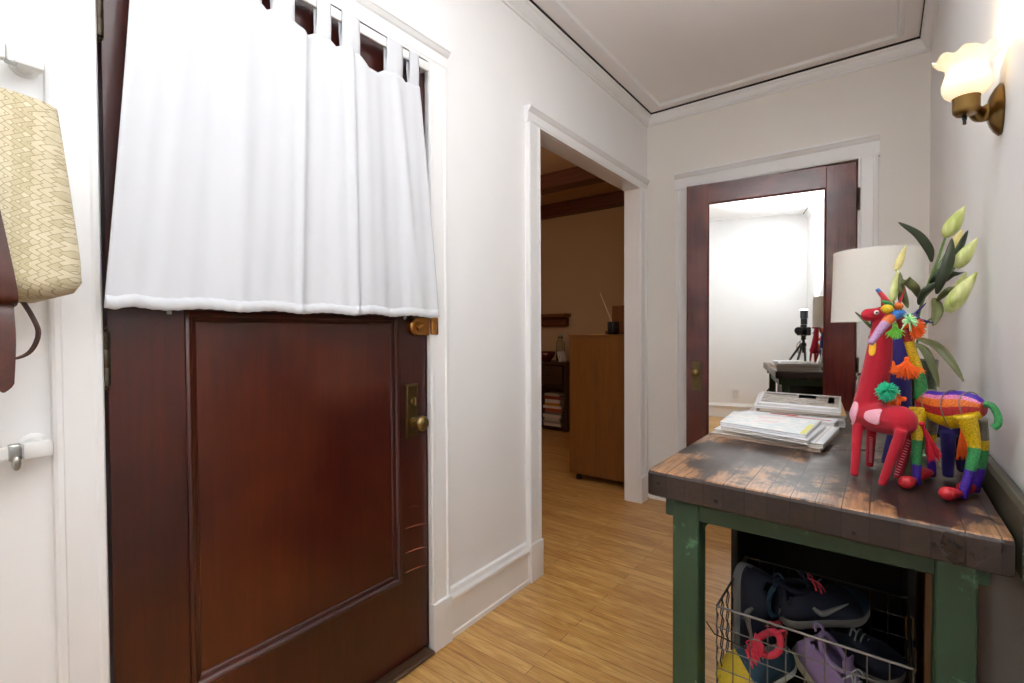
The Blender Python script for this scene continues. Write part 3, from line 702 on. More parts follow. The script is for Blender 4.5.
# ================================================================ PAPERS on the bench
def sheet_stack(name, label, cat, cs, z, h, m_edge, m_top, group=None, bulge=.004, curl=0, marks=()):
    """paper block: cs = four ground corners (FL, FR, BR, BL), z bottom, h thickness"""
    cs = [Vector((*c, 0)) for c in cs]; org = sum(cs, Vector())/4 + Vector((0, 0, z))
    t = thing(name, label, cat, org, group)
    n = 14
    def P(u, v, zz):
        p = cs[0].lerp(cs[1], u).lerp(cs[3].lerp(cs[2], u), v)
        w = curl*math.sin(PI*u)*.6 + curl*.5*math.sin(2.4*PI*u+v)*(1-v)
        return Vector((p.x, p.y, zz + w*min(1, (zz-z)/max(h, 1e-6)+.25)))
    bm = B()
    lay = [(0, 0), (.25, .0012), (.5, .0), (.75, .0012), (1, 0)]
    for k, (fz, ins) in enumerate(lay[:-1]):
        pass
    rings = []
    for fz, ins in lay:
        r = []
        for i in range(n): r.append(P(ins*4+(1-ins*8)*i/n, ins*4, z+h*fz))
        for i in range(n): r.append(P(1-ins*4, ins*4+(1-ins*8)*i/n, z+h*fz))
        for i in range(n): r.append(P(1-ins*4-(1-ins*8)*i/n, 1-ins*4, z+h*fz))
        for i in range(n): r.append(P(ins*4, 1-ins*4-(1-ins*8)*i/n, z+h*fz))
        rings.append(r)
    loft(bm, rings, cap=False)
    gr = [[bm.verts.new(P(i/n, j/n, z)) for i in range(n+1)] for j in range(n+1)]
    for j in range(n):
        for i in range(n): bm.faces.new((gr[j][i], gr[j][i+1], gr[j+1][i+1], gr[j+1][i]))
    obj('pages', bm, m_edge, t)
    bm = B(); th = .0007
    gr = [[bm.verts.new(P(-.004+1.008*i/n, -.004+1.008*j/n, z+h+th)) for i in range(n+1)] for j in range(n+1)]
    for j in range(n):
        for i in range(n): bm.faces.new((gr[j][i], gr[j][i+1], gr[j+1][i+1], gr[j+1][i]))
    tp = obj('cover', bm, m_top, t, solid=.0006, offset=-1, smooth=True)
    for (u0, u1, v0, v1, mm) in marks:
        bm = B(); k = 8
        g2 = [[bm.verts.new(P(u0+(u1-u0)*i/k, v0+(v1-v0)*j/k, z+h+th+.0005)) for i in range(k+1)] for j in range(k+1)]
        for j in range(k):
            for i in range(k): bm.faces.new((g2[j][i], g2[j][i+1], g2[j+1][i+1], g2[j+1][i]))
        obj('print', bm, mm, tp)
    return t
def jit(cs, dx, dy, rot=0, s=1):
    c = sum((Vector(p) for p in cs), Vector((0, 0)))/4; r = Matrix.Rotation(math.radians(rot), 2)
    return [tuple(c + r @ ((Vector(p)-c)*s) + Vector((dx, dy))) for p in cs]
G1 = 'magazines stacked at the far end of the bench'
mc = [(-.348, 1.862), (-.097, 1.850), (-.118, 2.225), (-.402, 2.235)]
z = TZ
for i, (h, dx, dy, r, e, tm, nm, lb) in enumerate((
    (.010, .004, .004, 1.5, M['pages'], M['cov_white'], 'magazine', 'thick white-edged magazine, bottom of the back stack on the bench'),
    (.009, -.006, .002, -1, M['newsprint'], M['cov_white'], 'magazine', 'magazine with dark grey page edges, second from bottom of the back stack'),
    (.009, .002, -.004, .6, M['pages'], M['cov_brown'], 'magazine', 'magazine in the middle of the back stack on the bench'),
    (.006, .006, .0, 2.2, M['newsprint'], M['tan_print'], 'magazine', 'tan covered magazine peeking out right beneath the top of the back stack'),
    (.008, -.003, -.002, 0, M['pages'], M['cov_white'], 'magazine', 'white magazine just beneath the top one of the back stack'))):
    sheet_stack(nm, lb, 'magazine', jit(mc, dx, dy, r, 1-.012*(i % 2)), z, h, e, tm, G1); z += h+.0014
sheet_stack('magazine', 'magazine with a brown and grey printed cover, topmost of the back stack', 'magazine', jit(mc, .0, .0, -.5, .97), z, .008, M['pages'], M['cov_white'], G1,
            marks=((.05, .985, .10, .93, M['cov_brown']), (.08, .50, .78, .86, M['dark_print']), (.50, .72, .62, .90, M['cov_white']), (.72, .84, .70, .78, M['dark_print']), (.86, .93, .35, .84, M['cov_white'])))
# the near heap: newspapers, sheets, envelopes
nc = [(-.398, 1.495), (-.120, 1.440), (-.098, 1.735), (-.385, 1.80)]
G2 = 'papers in the near heap on the bench'
sheet_stack('newspaper', 'folded newspaper with brown edge, bottom of the near heap on the bench', 'newspaper', jit(nc, .0, 0, 0), TZ, .008, M['newsbrown'], M['newsprint'], G2, curl=.002)
sheet_stack('newspaper', 'grey folded newspaper lying on the brown-edged newspaper of the near heap', 'newspaper', jit(nc, .004, .008, .8, .99), TZ+.0095, .009, M['newsprint'], M['cov_white'], G2, curl=.002,
            marks=((.88, .89, .02, .98, M['newsprint']), (.93, .94, .02, .98, M['newsprint'])))
ec = [(-.372, 1.490), (-.150, 1.425), (-.138, 1.690), (-.385, 1.715)]
sheet_stack('paper_pad', 'thick white paper pad with printed corner, second from top of the near heap', 'paper', jit(ec, .006, .0, -1.5, 1.02), TZ+.021, .010, M['pages'], M['cov_white'], G2)
sheet_stack('map_sheet', 'white folded sheet with pastel map print and yellow strip, on the near heap', 'paper', jit(ec, .0, .0, 0, 1), TZ+.0325, .011, M['cov_white'], M['cov_pastel'], G2,
            marks=((.93, .985, .02, .6, M['yellow_print']),))
rc = [(-.385, 1.815), (-.110, 1.750), (-.105, 1.835), (-.375, 1.855)]
sheet_stack('envelope', 'white envelope with red printing between the two paper stacks', 'envelope', rc, TZ, .028, M['pages'], M['cov_white'], None,
            marks=((.30, .60, .62, .90, M['red_print']), (.50, .95, .30, .46, M['red_print'])))

# ================================================================ TABLE LAMP, BOTTLE, VASE
lx, ly = -.015, 2.02
lp = thing('table_lamp', 'table lamp with cream drum shade on thin black splayed legs', 'lamp', (lx, ly, TZ))
bm = B(); n = 48
lathe(bm, [(.1255, 1.186), (.1185, 1.421), (.1170, 1.421), (.1240, 1.186), (.1255, 1.186)], (lx, ly, 0), n, cap=False)
shd = obj('lamp_shade', bm, M['lampshade'], lp, smooth=True, autosmooth=60)
bm = B(); tube(bm, [(lx+.1245*math.cos(2*PI*i/40), ly+.1245*math.sin(2*PI*i/40), 1.188) for i in range(41)], .0014, 6); obj('shade_ring', bm, M['white'], shd)
bm = B(); tube(bm, [(lx+.1178*math.cos(2*PI*i/40), ly+.1178*math.sin(2*PI*i/40), 1.419) for i in range(41)], .0014, 6)
for k in range(3):
    a = k*2*PI/3+.5; tube(bm, [(lx, ly, 1.40), (lx+.117*math.cos(a), ly+.117*math.sin(a), 1.419)], .0012, 6)
obj('shade_frame', bm, M['white'], shd)
bm = B(); lathe(bm, [(0, 1.12), (.016, 1.12), (.020, 1.135), (.014, 1.15), (.014, 1.20), (.017, 1.21), (.017, 1.245), (0, 1.25)], (lx, ly, 0), 16); tube(bm, [(lx, ly, 1.245), (lx, ly, 1.40)], .002, 6)
obj('lamp_socket', bm, M['black'], lp, smooth=True, autosmooth=40)
bm = B(); lathe(bm, [(.008, 1.25), (.013, 1.262), (.028, 1.29), (.030, 1.305), (.022, 1.33), (0, 1.338)], (lx, ly, 0), 16)
obj('bulb', bm, plain('frosted_bulb', '#f2f0ea', .3), lp, smooth=True)
for fx, fy in ((-.079, 2.085), (.075, 2.10), (.005, 1.90)):
    bm = B(); tube(bm, [(lx, ly, 1.135), (fx, fy, TZ+.004)], [.0045, .0042], 8); lathe(bm, [(0, TZ), (.0065, TZ), (.0065, TZ+.006), (.004, TZ+.008)], (fx, fy, 0), 10)
    obj('leg', bm, M['black'], lp, smooth=True, autosmooth=40)
gb = at(861, 400, 1.93)
bm = B(); z = TZ
lathe(bm, [(0, z), (.026, z), (.029, z+.006), (.027, z+.05), (.017, z+.10), (.011, z+.135), (.011, z+.158), (.0155, z+.160), (.0155, z+.170), (.009, z+.170), (.009, z+.135), (.015, z+.10), (.024, z+.05), (.026, z+.01), (0, z+.006)], (gb.x, gb.y, 0), 24)
obj('glass_bottle', bm, M['glass'], pivot=(gb.x, gb.y, z), smooth=True, label='slim clear glass bottle with rim beside the red toy giraffe', cat='bottle')
vx, vy = .062, 1.585
bm = B()
lathe(bm, [(0, z), (.042, z), (.045, z+.005), (.047, z+.10), (.052, z+.235), (.0495, z+.235), (.0445, z+.10), (.042, z+.012), (0, z+.012)], (vx, vy, 0), 32)
vs = thing('glass_vase', 'smoky clear glass vase holding the lilies behind the toy animals', 'vase', (vx, vy, z))
obj('vase_body', bm, M['greenglass'], vs, smooth=True, autosmooth=50)
bm = B(); lathe(bm, [(0, z+.0125), (.0415, z+.0125), (.044, z+.10), (.0448, z+.14), (0, z+.14)], (vx, vy, 0), 32); obj('water', bm, M['water'], vs, smooth=True, autosmooth=50)
# lilies
ly_ = thing('lily_bouquet', 'bunch of unopened green lily buds and dark leaves in the vase', 'flowers', (vx, vy, z+.02))
V0 = Vector((vx, vy, z+.03))
def stem(pts, r=.0028, m='stem'):
    bm = B(); P = spline(pts, 6); tube(bm, P, [r*(1-.3*i/len(P)) for i in range(len(P))], 8); obj('stem', bm, M[m], ly_, smooth=True)
def bud(base, tip, w, m='bud'):
    base, tip = Vector(base), Vector(tip); bm = B(); ax = tip-base; Lb = ax.length; a, b = frame_of(ax); ax.normalize(); n = 24; rings = []
    bend = a*.06*Lb
    for k in range(15):
        t = k/14; r = w*(max(0, math.sin(PI*(t**.72)))**.75)*(1-.28*t)+.0006
        if k == 0: r = w*.35
        if k == 14: r = w*.10
        rings.append([base+ax*Lb*t+bend*math.sin(PI*t)+(a*math.cos(2*PI*i/n)+b*math.sin(2*PI*i/n))*r*(1+.10*abs(math.cos(1.5*2*PI*i/n))-.05) for i in range(n)])
    loft(bm, rings); obj('bud', bm, M[m], ly_, smooth=True)
def leaf(pts, w, m='leaf', side=None):
    bm = B(); P = spline(pts, 7); n = len(P); rows = []
    side = Vector(side or (1, .35, 0))
    for k, p in enumerate(P):
        d = (P[min(k+1, n-1)]-P[max(k-1, 0)]).normalized(); s = (side - d*side.dot(d)).normalized(); nn = d.cross(s)
        t = k/(n-1); hw = w*max(.02, math.sin(PI*min(1, t*.96+.04))**.8)
        rows.append([bm.verts.new(p+s*hw*q+nn*abs(q)*hw*.35) for q in (-1, -.5, 0, .5, 1)])
    for k in range(n-1):
        for q in range(4): bm.faces.new((rows[k][q], rows[k][q+1], rows[k+1][q+1], rows[k+1][q]))
    obj('leaf', bm, M[m], ly_, smooth=True, solid=.0008)
Y = 1.56
S1 = at(925, 292, Y)
stem([V0+Vector((.01, 0, 0)), Vector((vx+.0, vy, z+.24)), at(918, 318, 1.58), S1, at(937, 262, Y), at(945, 238, Y)], .0034)
stem([at(922, 300, 1.57), at(938, 284, Y), at(950, 274, 1.55), at(957, 264, 1.55)], .0022)
stem([V0+Vector((-.01, .01, 0)), Vector((vx+.004, vy+.01, z+.24)), at(925, 325, 1.57), at(938, 315, Y), at(949, 306, 1.53)], .0028)
stem([at(922, 305, 1.57), at(935, 272, 1.60), at(951, 245, 1.62)], .002)
stem([V0+Vector((0, -.01, 0)), Vector((vx-.01, vy-.01, z+.24)), at(903, 320, 1.56), at(899, 300, Y), at(897, 270, Y)], .0026)
stem([V0+Vector((-.02, .0, 0)), Vector((vx-.02, vy, z+.24)), at(900, 325, 1.56), at(893, 300, 1.54)], .0024)
bud(at(945, 237, Y), at(965, 206, Y), .0165)
bud(at(953, 250, 1.62), at(962, 229, 1.62), .011, 'budyellow')
bud(at(956, 268, 1.54), at(977.5, 238, 1.53), .0155)
bud(at(947, 312, 1.52), at(977, 272, 1.50), .0185)
bud(at(954, 300, 1.60), at(966, 272, 1.60), .012)
bud(at(896, 271, Y), at(906, 245, Y), .0085, 'budyellow')
bud(at(892, 302, 1.54), at(898, 270, 1.55), .0095)
leaf([at(932, 262, Y), at(930, 250, 1.54), at(918, 234, 1.53), at(898, 222, 1.52)], .010, side=(.8, .2, .5))
leaf([at(937, 294, 1.52), at(943, 278, 1.50), at(950, 258, 1.50), at(952, 238, 1.52)], .0125)
leaf([at(949, 272, 1.56), at(957, 255, 1.55), at(968, 230, 1.55)], .0085)
leaf([at(928, 290, 1.57), at(938, 275, 1.55), at(948, 262, 1.58)], .009)
leaf([at(937, 302, 1.55), at(948, 292, 1.52), at(960, 286, 1.53)], .0095, 'leafolive')
leaf([at(945, 282, 1.55), at(954, 274, 1.55), at(964, 272, 1.56)], .006)
leaf([at(921, 300, 1.56), at(915, 288, 1.53), at(906, 280, 1.52), at(900, 284, 1.50)], .0105, 'leafolive')
leaf([at(919, 305, 1.56), at(925, 292, 1.53), at(940, 281, 1.54)], .009, 'leaf')
leaf([at(908, 308, 1.55), at(903, 292, 1.53), at(900, 272, 1.54)], .008, 'leafolive')
leaf([at(934, 298, 1.56), at(937, 310, 1.52), at(933, 326, 1.50)], .0115, 'leafolive')
leaf([at(913, 343, 1.53), at(924, 350, 1.47), at(933, 368, 1.45), at(939, 388, 1.44)], .0085, 'leafolive', side=(1, .2, .3))
leaf([at(916, 338, 1.53), at(935, 345, 1.45), at(950, 360, 1.42), at(964, 382, 1.40)], .0085, 'leafolive', side=(.5, .2, .8))
leaf([at(872, 329, 1.53), at(866, 322, 1.52), at(855, 312, 1.52)][::-1], .004, 'leafolive')
leaf([at(912, 352, 1.55), at(922, 372, 1.50), at(925, 396, 1.50)], .010, 'leaf')

# ================================================================ TOY ANIMALS
def tassel(name, top, d, m, n=60, L=.03, r=.009, spread=.6, parent=None, pom=False):
    bm = B(); top = Vector(top); d = Vector(d).normalized()
    for i in range(n):
        if pom:
            v = Vector((random.gauss(0, 1), random.gauss(0, 1), random.gauss(0, 1))).normalized()
            tube(bm, [top, top+v*L*.6, top+v*L*random.uniform(.85, 1.1)+Vector((0, 0, -.002))], [.0012, .0011, .0006], 4)
        else:
            v = (d + Vector((random.uniform(-1, 1), random.uniform(-1, 1), random.uniform(-1, 1)))*spread).normalized()
            l = L*random.uniform(.75, 1.05)
            tube(bm, [top, top+(d*.4+v*.6)*l*.5, top+v*l*.85+Vector((0, 0, -l*.12))], [.0014, .0012, .0007], 4)
    if not pom: ball(bm, top, r*.55, u=10, v=6)
    return obj(name, bm, m, parent)
# --- red stuffed giraffe
rg = thing('red_toy_giraffe', 'red felt toy giraffe with pink and yellow spots and a teal pompom', 'toy giraffe', (-.005, 1.255, TZ))
bm = B()
ch, ru = at(866, 415, 1.285), at(899, 421, 1.22)
nodes_blob(bm, [
    [(ch, .0305), (ch.lerp(ru, .5)+Vector((0, 0, -.001)), .0315), (ru, .0305)],
    [(at(866, 415, 1.285), .029), (at(873, 388, 1.285), .027), (at(879, 355, 1.28), .0235), (at(882, 325, 1.28), .0175), (at(884, 313, 1.28), .0155)],
    [(at(884, 313, 1.28), .0155), (at(877, 314.5, 1.275), .0145), (at(868, 315, 1.27), .0135)],
])
def leg_to(bm, top, foot, r0, r1):
    f = Vector(foot); f.z = TZ+.004
    tube(bm, spline([Vector(top), Vector(top).lerp(f, .5), f], 4), lerps([r0, (r0+r1)/2, r1], 4), 12)
for tp, ft in (((at(858, 425, 1.262), (-.0425, 1.232)), (at(872, 425, 1.33), (-.0185, 1.338)), (at(902, 430, 1.19), (.003, 1.192)), (at(911, 430, 1.25), (.029, 1.272)))):
    leg_to(bm, tp, (*ft, 0), .0105, .0075)
red_body = remesh(obj('giraffe_body', bm, FE['red'], rg), .0028, 5)
def patch(name, c, n, rx, rz, m, parent, body, sq=2.6):
    """felt patch wrapped on the toy's body"""
    bm = B(); c = Vector(c); n = Vector(n).normalized(); s = Vector((0, 0, 1)).cross(n).normalized(); u = n.cross(s); K = 28
    loft(bm, [[c+s*k*rx*math.copysign(abs(math.cos(2*PI*i/K))**(2/sq), math.cos(2*PI*i/K))+u*k*rz*math.copysign(abs(math.sin(2*PI*i/K))**(2/sq), math.sin(2*PI*i/K)) for i in range(K)] for k in (1, .85, .7, .5, .3, .1, .01)], cap=False)
    o = obj(name, bm, m, parent, smooth=True)
    w = o.modifiers.new('Shrinkwrap', 'SHRINKWRAP'); w.target = body; w.wrap_method = 'NEAREST_SURFACEPOINT'; w.wrap_mode = 'OUTSIDE_SURFACE'; w.offset = .0012
    k = o.modifiers.new('Solidify', 'SOLIDIFY'); k.thickness = .0018; k.offset = 0
    return o
patch('spot', at(872.5, 416, 1.225), (-.3, -.95, .1), .0235, .0155, FE['pink'], rg, red_body)
patch('spot', at(850, 411, 1.262), (-.85, -.5, .1), .013, .022, FE['pink'], rg, red_body)
patch('spot', at(869, 347, 1.25), (-.75, -.65, .05), .011, .018, FE['yellow'], rg, red_body)
def cone(bm, a, b, r0, r1, flat=None, n=12): tube(bm, spline([a, Vector(a).lerp(Vector(b), .5), b], 3), lerps([r0, (r0+r1)/2, r1], 3), n, flat=flat)
bm = B(); cone(bm, at(896, 312, 1.285), at(905, 289, 1.29), .0125, .0015, .35); obj('ear', bm, FE['red'], rg, smooth=True)
bm = B(); cone(bm, at(883, 306, 1.26), at(881, 293, 1.26), .009, .0015, .4); obj('ear', bm, FE['red'], rg, smooth=True)
bm = B(); ball(bm, at(876.5, 312.5, 1.2575), (.0045, .0025, .0045)); e_ = obj('eye', bm, FE['white'], rg, smooth=True)
bm = B(); ball(bm, at(876.8, 312.5, 1.2548), (.002, .0014, .002)); obj('pupil', bm, M['black'], e_, smooth=True)
tassel('pompom', at(887, 391, 1.225), (0, 0, -1), YN['teal'], 260, .0205, pom=True, parent=rg)
tassel('yarn_tail', at(922, 424, 1.235), (.35, .3, -1), YN['red'], 110, .078, spread=.18, parent=rg)
for k in range(2):                                   # visible hand stitching on the far legs
    bm = B(); t0, t1 = ((at(871, 437, 1.318), Vector((-.0165, 1.326, TZ+.02))), (at(909, 440, 1.24), Vector((.027, 1.262, TZ+.015))))[k]
    for j in range(14):
        p = t0.lerp(t1, j/13); tube(bm, [p+Vector((-.003, -.008, .001)), p+Vector((.003, -.008, -.001))], .0006, 4)
    obj('stitching', bm, FE['pink'], rg)
# --- purple stuffed giraffe behind
pg = thing('purple_toy_giraffe', 'dark purple felt toy giraffe standing behind the red one', 'toy giraffe', (.06, 1.40, TZ))
bm = B()
nodes_blob(bm, [
    [(at(900, 420, 1.42), .033), (at(925, 422, 1.40), .034), (at(952, 422, 1.37), .032)],
    [(at(896, 412, 1.42), .030), (at(898, 375, 1.42), .025), (at(902, 345, 1.42), .021), (at(912, 320, 1.42), .016)],
    [(at(912, 320, 1.42), .015), (at(905, 326, 1.41), .012)],
])
for tp, ft in (((at(895, 432, 1.40), (.010, 1.392)), (at(905, 432, 1.45), (.035, 1.47)), (at(948, 432, 1.35), (.112, 1.337)), (at(958, 432, 1.40), (.142, 1.412)))): leg_to(bm, tp, (*ft, 0), .014, .0095)
purple_body = remesh(obj('giraffe_body', bm, FE['purple'], pg), .003, 5)
bm = B(); cone(bm, at(915, 319, 1.41), at(934, 323, 1.40), .0095, .002, .5); obj('ear', bm, FE['purple'], pg, smooth=True)
bm = B(); cone(bm, at(914, 315, 1.43), at(926, 303, 1.43), .0075, .002, .5); obj('ear', bm, FE['purple'], pg, smooth=True)
patch('spot', at(890, 367, 1.39), (-.6, -.8, 0), .008, .015, YN['orange'], pg, purple_body)
tassel('yarn_tassel', at(906, 326, 1.24), (1, 0, -.12), YN['orange'], 200, .036, spread=.9, parent=pg)
tassel('yarn_tassel', at(907, 359, 1.235), (-.1, 0, -1), YN['orange'], 220, .042, spread=.75, parent=pg)
tassel('yarn_tassel', at(904, 399, 1.24), (-1, -.1, -.15), YN['orange'], 200, .034, spread=.8, parent=pg)
tassel('yarn_tail', at(962, 414, 1.33), (.05, -.1, -1), YN['orange'], 120, .092, spread=.16, parent=pg)
tassel('yarn_tassel', at(895, 325, 1.245), (0, 0, -1), YN['lime'], 90, .03, spread=.7, parent=pg)
# --- rainbow beaded giraffe
bg = thing('beaded_toy_giraffe', 'rainbow striped beaded toy giraffe with yellow legs and red hooves', 'toy giraffe', (.10, 1.24, TZ))
f0, r0_ = at(920, 404, 1.275), at(981, 410, 1.205)
BM = [BD['yellow'], BD['crimson'], BD['orange'], BD['pink'], BD['violet']]
bm = B(); rings = []; n = 40; K = 16
ax = (r0_-f0); Lb = ax.length; ax.normalize(); sd = Vector((0, 0, 1)).cross(ax).normalized()
for k in range(K+1):
    t = k/K; e = math.sin(PI*min(1, max(0, t*.94+.03)))**.38
    h = .0345*e*(1+.06*math.cos(2*PI*t*1.5)); w = .024*e
    c = f0 + ax*(Lb*(t*1.08-.04)) + Vector((0, 0, .004*math.cos(2*PI*t)-.001))
    rings.append([c + sd*w*math.cos(2*PI*i/n) + Vector((0, 0, 1))*h*math.sin(2*PI*i/n) for i in range(n)])
def band(j, i):
    s = math.sin(2*PI*(i+.5)/n)
    return 4 if s > .80 else 3 if s > .55 else 2 if s > .10 else 1 if s > -.28 else 0
loft(bm, rings, mi=band); obj('beaded_body', bm, BM, bg, smooth=True)
bm = B()
for t in (.22, .55, .80):                            # cords looped over the body
    k = t*K; e = math.sin(PI*(t*.94+.03))**.38; c = f0+ax*(Lb*(t*1.08-.04))+Vector((0, 0, .004*math.cos(2*PI*t)-.001))
    tube(bm, [c + sd*.0252*e*math.cos(a) + ax*.004*math.sin(2*a) + Vector((0, 0, .036*e*(1+.06*math.cos(2*PI*t*1.5))*math.sin(a))) for a in [2*PI*i/40 for i in range(41)]], .0011, 5)
obj('cord', bm, BD['grey'], bg)
def banded(name, pts, rad, cols, cuts, parent=bg, n=14):
    """tube whose bead colour changes along its length at the cuts (0..1)"""
    bm = B(); P = spline(pts, 8); R = lerps(rad, 8); m = len(P)-1
    def mi(j, i):
        t = (j+.5)/m; return sum(t > c for c in cuts)
    tube(bm, P, R, n, mi=mi); return obj(name, bm, [BD[c] for c in cols], parent, smooth=True)
def foot(x, y, dz=.012): return Vector((x, y, TZ+dz))
banded('leg', [at(919, 408, 1.255), at(917, 440, 1.242), foot(.058, 1.238, .004)], [.016, .0088, .0064], ['yellow', 'green', 'violet'], [.48, .75])
banded('leg', [at(933, 418, 1.315), at(931, 445, 1.325), foot(.087, 1.330, .004)], [.011, .0075, .0068], ['grey', 'yellow', 'green', 'violet'], [.30, .44, .68])
banded('leg', [at(965, 415, 1.195), at(974, 444, 1.20), at(970, 470, 1.195), foot(.119, 1.190, .004)], [.017, .0092, .0082, .0072], ['yellow', 'green', 'violet'], [.36, .68])
banded('leg', [at(980, 420, 1.235), at(983, 446, 1.245), at(980, 468, 1.25), foot(.142, 1.248, .004)], [.011, .009, .0080, .0072], ['grey', 'yellow', 'green', 'violet'], [.26, .38, .68])
for a, b in (((.052, 1.232), (.040, 1.200)), ((.082, 1.322), (.068, 1.292)), ((.113, 1.184), (.096, 1.160)), ((.138, 1.240), (.126, 1.220))):
    bm = B(); p, q = Vector((*a, TZ+.012)), Vector((*b, TZ+.0145)); nodes_blob(bm, [[(p, .007), (p.lerp(q, .5)+Vector((0, 0, .001)), .0105), (q, .0125)]]); obj('hoof', bm, BD['red'], bg, smooth=True)
banded('neck', [at(921, 398, 1.27), at(920, 380, 1.26), at(914, 358, 1.255), at(907, 336, 1.25), at(900, 318, 1.25)], [.0125, .010, .0085, .0085, .008], ['green', 'yellow', 'crimson'], [.34, .70])
banded('head', [at(903, 314, 1.25), at(893, 316, 1.235), at(884, 325, 1.22), at(870, 344, 1.205)], [.008, .0105, .0085, .0055], ['blue', 'orange', 'lilac'], [.40, .62])
bm = B(); ball(bm, at(887, 309, 1.225), (.0105, .009, .009)); obj('hair_bead', bm, BD['yellow'], bg, smooth=True)
bm = B(); ball(bm, at(898, 306, 1.245), (.009, .008, .007)); obj('hair_bead', bm, BD['orange'], bg, smooth=True)
banded('horn', [at(892, 308, 1.245), at(885, 299, 1.245), at(877, 289, 1.245)], [.006, .005, .0035], ['crimson', 'red', 'blue'], [.45, .8])
banded('horn', [at(893, 306, 1.235), at(887, 303, 1.23), at(882, 301, 1.228)], [.004, .0045, .003], ['green', 'green'], [.5])
banded('tail', [at(984, 404, 1.205), at(992, 406, 1.20), at(997.5, 415, 1.195), at(998, 424, 1.19), at(993, 428, 1.19)], [.0055, .0055, .0055, .0055, .006], ['green', 'green'], [.5])
tassel('yarn_tuft', at(905, 321, 1.225), (.3, -.2, .1), YN['mint'], 50, .024, spread=1.2, parent=bg)

# ================================================================ UNDER THE BENCH
cab = thing('black_shoe_cabinet', 'black open-fronted cabinet under the workbench behind the wire basket', 'cabinet', (-.13, 1.56, 0))
bm = B(); a0, a1, b0, b1, h = -.325, .068, 1.42, 1.74, .69
box(bm, (a0, b0, 0), (a0+.016, b1, h), .001); box(bm, (a1-.016, b0, 0), (a1, b1, h), .001); box(bm, (a0, b0, h), (a1, b1, h+.006), .001); box(bm, (a0+.016, b1-.012, 0), (a1-.016, b1, h)); box(bm, (a0+.016, b0, .02), (a1-.016, b1-.012, .036))
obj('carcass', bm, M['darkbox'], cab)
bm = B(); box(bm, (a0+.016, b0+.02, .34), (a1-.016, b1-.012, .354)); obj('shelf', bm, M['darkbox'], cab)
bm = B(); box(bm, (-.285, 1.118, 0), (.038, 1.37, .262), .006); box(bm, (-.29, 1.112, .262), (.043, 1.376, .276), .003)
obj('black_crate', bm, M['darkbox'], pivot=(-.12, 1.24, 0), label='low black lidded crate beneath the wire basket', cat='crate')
bs = thing('wire_basket', 'rectangular metal wire basket full of sneakers under the workbench', 'basket', (-.12, 1.24, .277))
u0, u1, v0, v1, zb, zt = -.280, .050, 1.10, 1.385, .281, .560
ZS = ((zt, .0026), (zt-.045, .0013), (zt-.09, .0013), (zt-.135, .0013), (zt-.18, .0013), (zb+.02, .0013), (zb, .002))
bm = B()
for zz, r in ZS: tube(bm, [(u0, v0, zz), (u1, v0, zz)], r, 6)
for i in range(11):
    x = u0+(u1-u0)*i/10; tube(bm, [(x, v0, zt), (x, v0, zb)], .0013, 6)
obj('front_grid', bm, M['wire'], bs)
bm = B()
for zz, r in ZS:
    tube(bm, [(u0, v1, zz), (u1, v1, zz)], r*.8, 6); tube(bm, [(u1, v0, zz), (u1, v1, zz)], r, 6)
    if r > .0015: tube(bm, [(u0, v0, zz), (u0, v1, zz)], r, 6)
for i in range(11):
    x = u0+(u1-u0)*i/10; tube(bm, [(x, v0, zb), (x, v1, zb), (x, v1, zt)], .0011, 6)
for i in range(1, 9):
    y = v0+(v1-v0)*i/9; tube(bm, [(u1, y, zt), (u1, y, zb), (u0, y, zb)], .0012, 6)
obj('wire_grid', bm, M['wiredark'], bs, label='darker wire of the basket back and floor')
bm = B()
for i in range(12):                                   # zig-zag woven wire of the near end
    y = v0+.008+(v1-v0-.016)*i/11; s = 1 if i % 2 else -1
    tube(bm, [(u0+.0012*s, y+.0075*math.sin(q*PI/2)*s, zt-.018*.5*q) for q in range(31)], .0014, 5)
obj('woven_end', bm, M['wiredark'], bs, label='darker zigzag wire end')
bm = B(); tube(bm, [(u0-.03, v0+.03, .50), (u0-.005, v0+.0, .497), (u0+.06, v0-.004, .492)], .0016, 6); obj('bent_wire', bm, M['wiredark'], bs)
for (x, y, zz, hh) in ((.052, 1.30, .535, .034), (.056, 1.29, .475, .036)):
    bm = B(); P = [(x+.006*math.cos(a), y, zz+(hh if math.sin(a) > 0 else -hh)*.5+.008*math.sin(a)) for a in [2*PI*i/24 for i in range(25)]]
    tube(bm, P, .0018, 6); obj('snap_ring', bm, M['brass'], bs, smooth=True, label='brass snap ring')

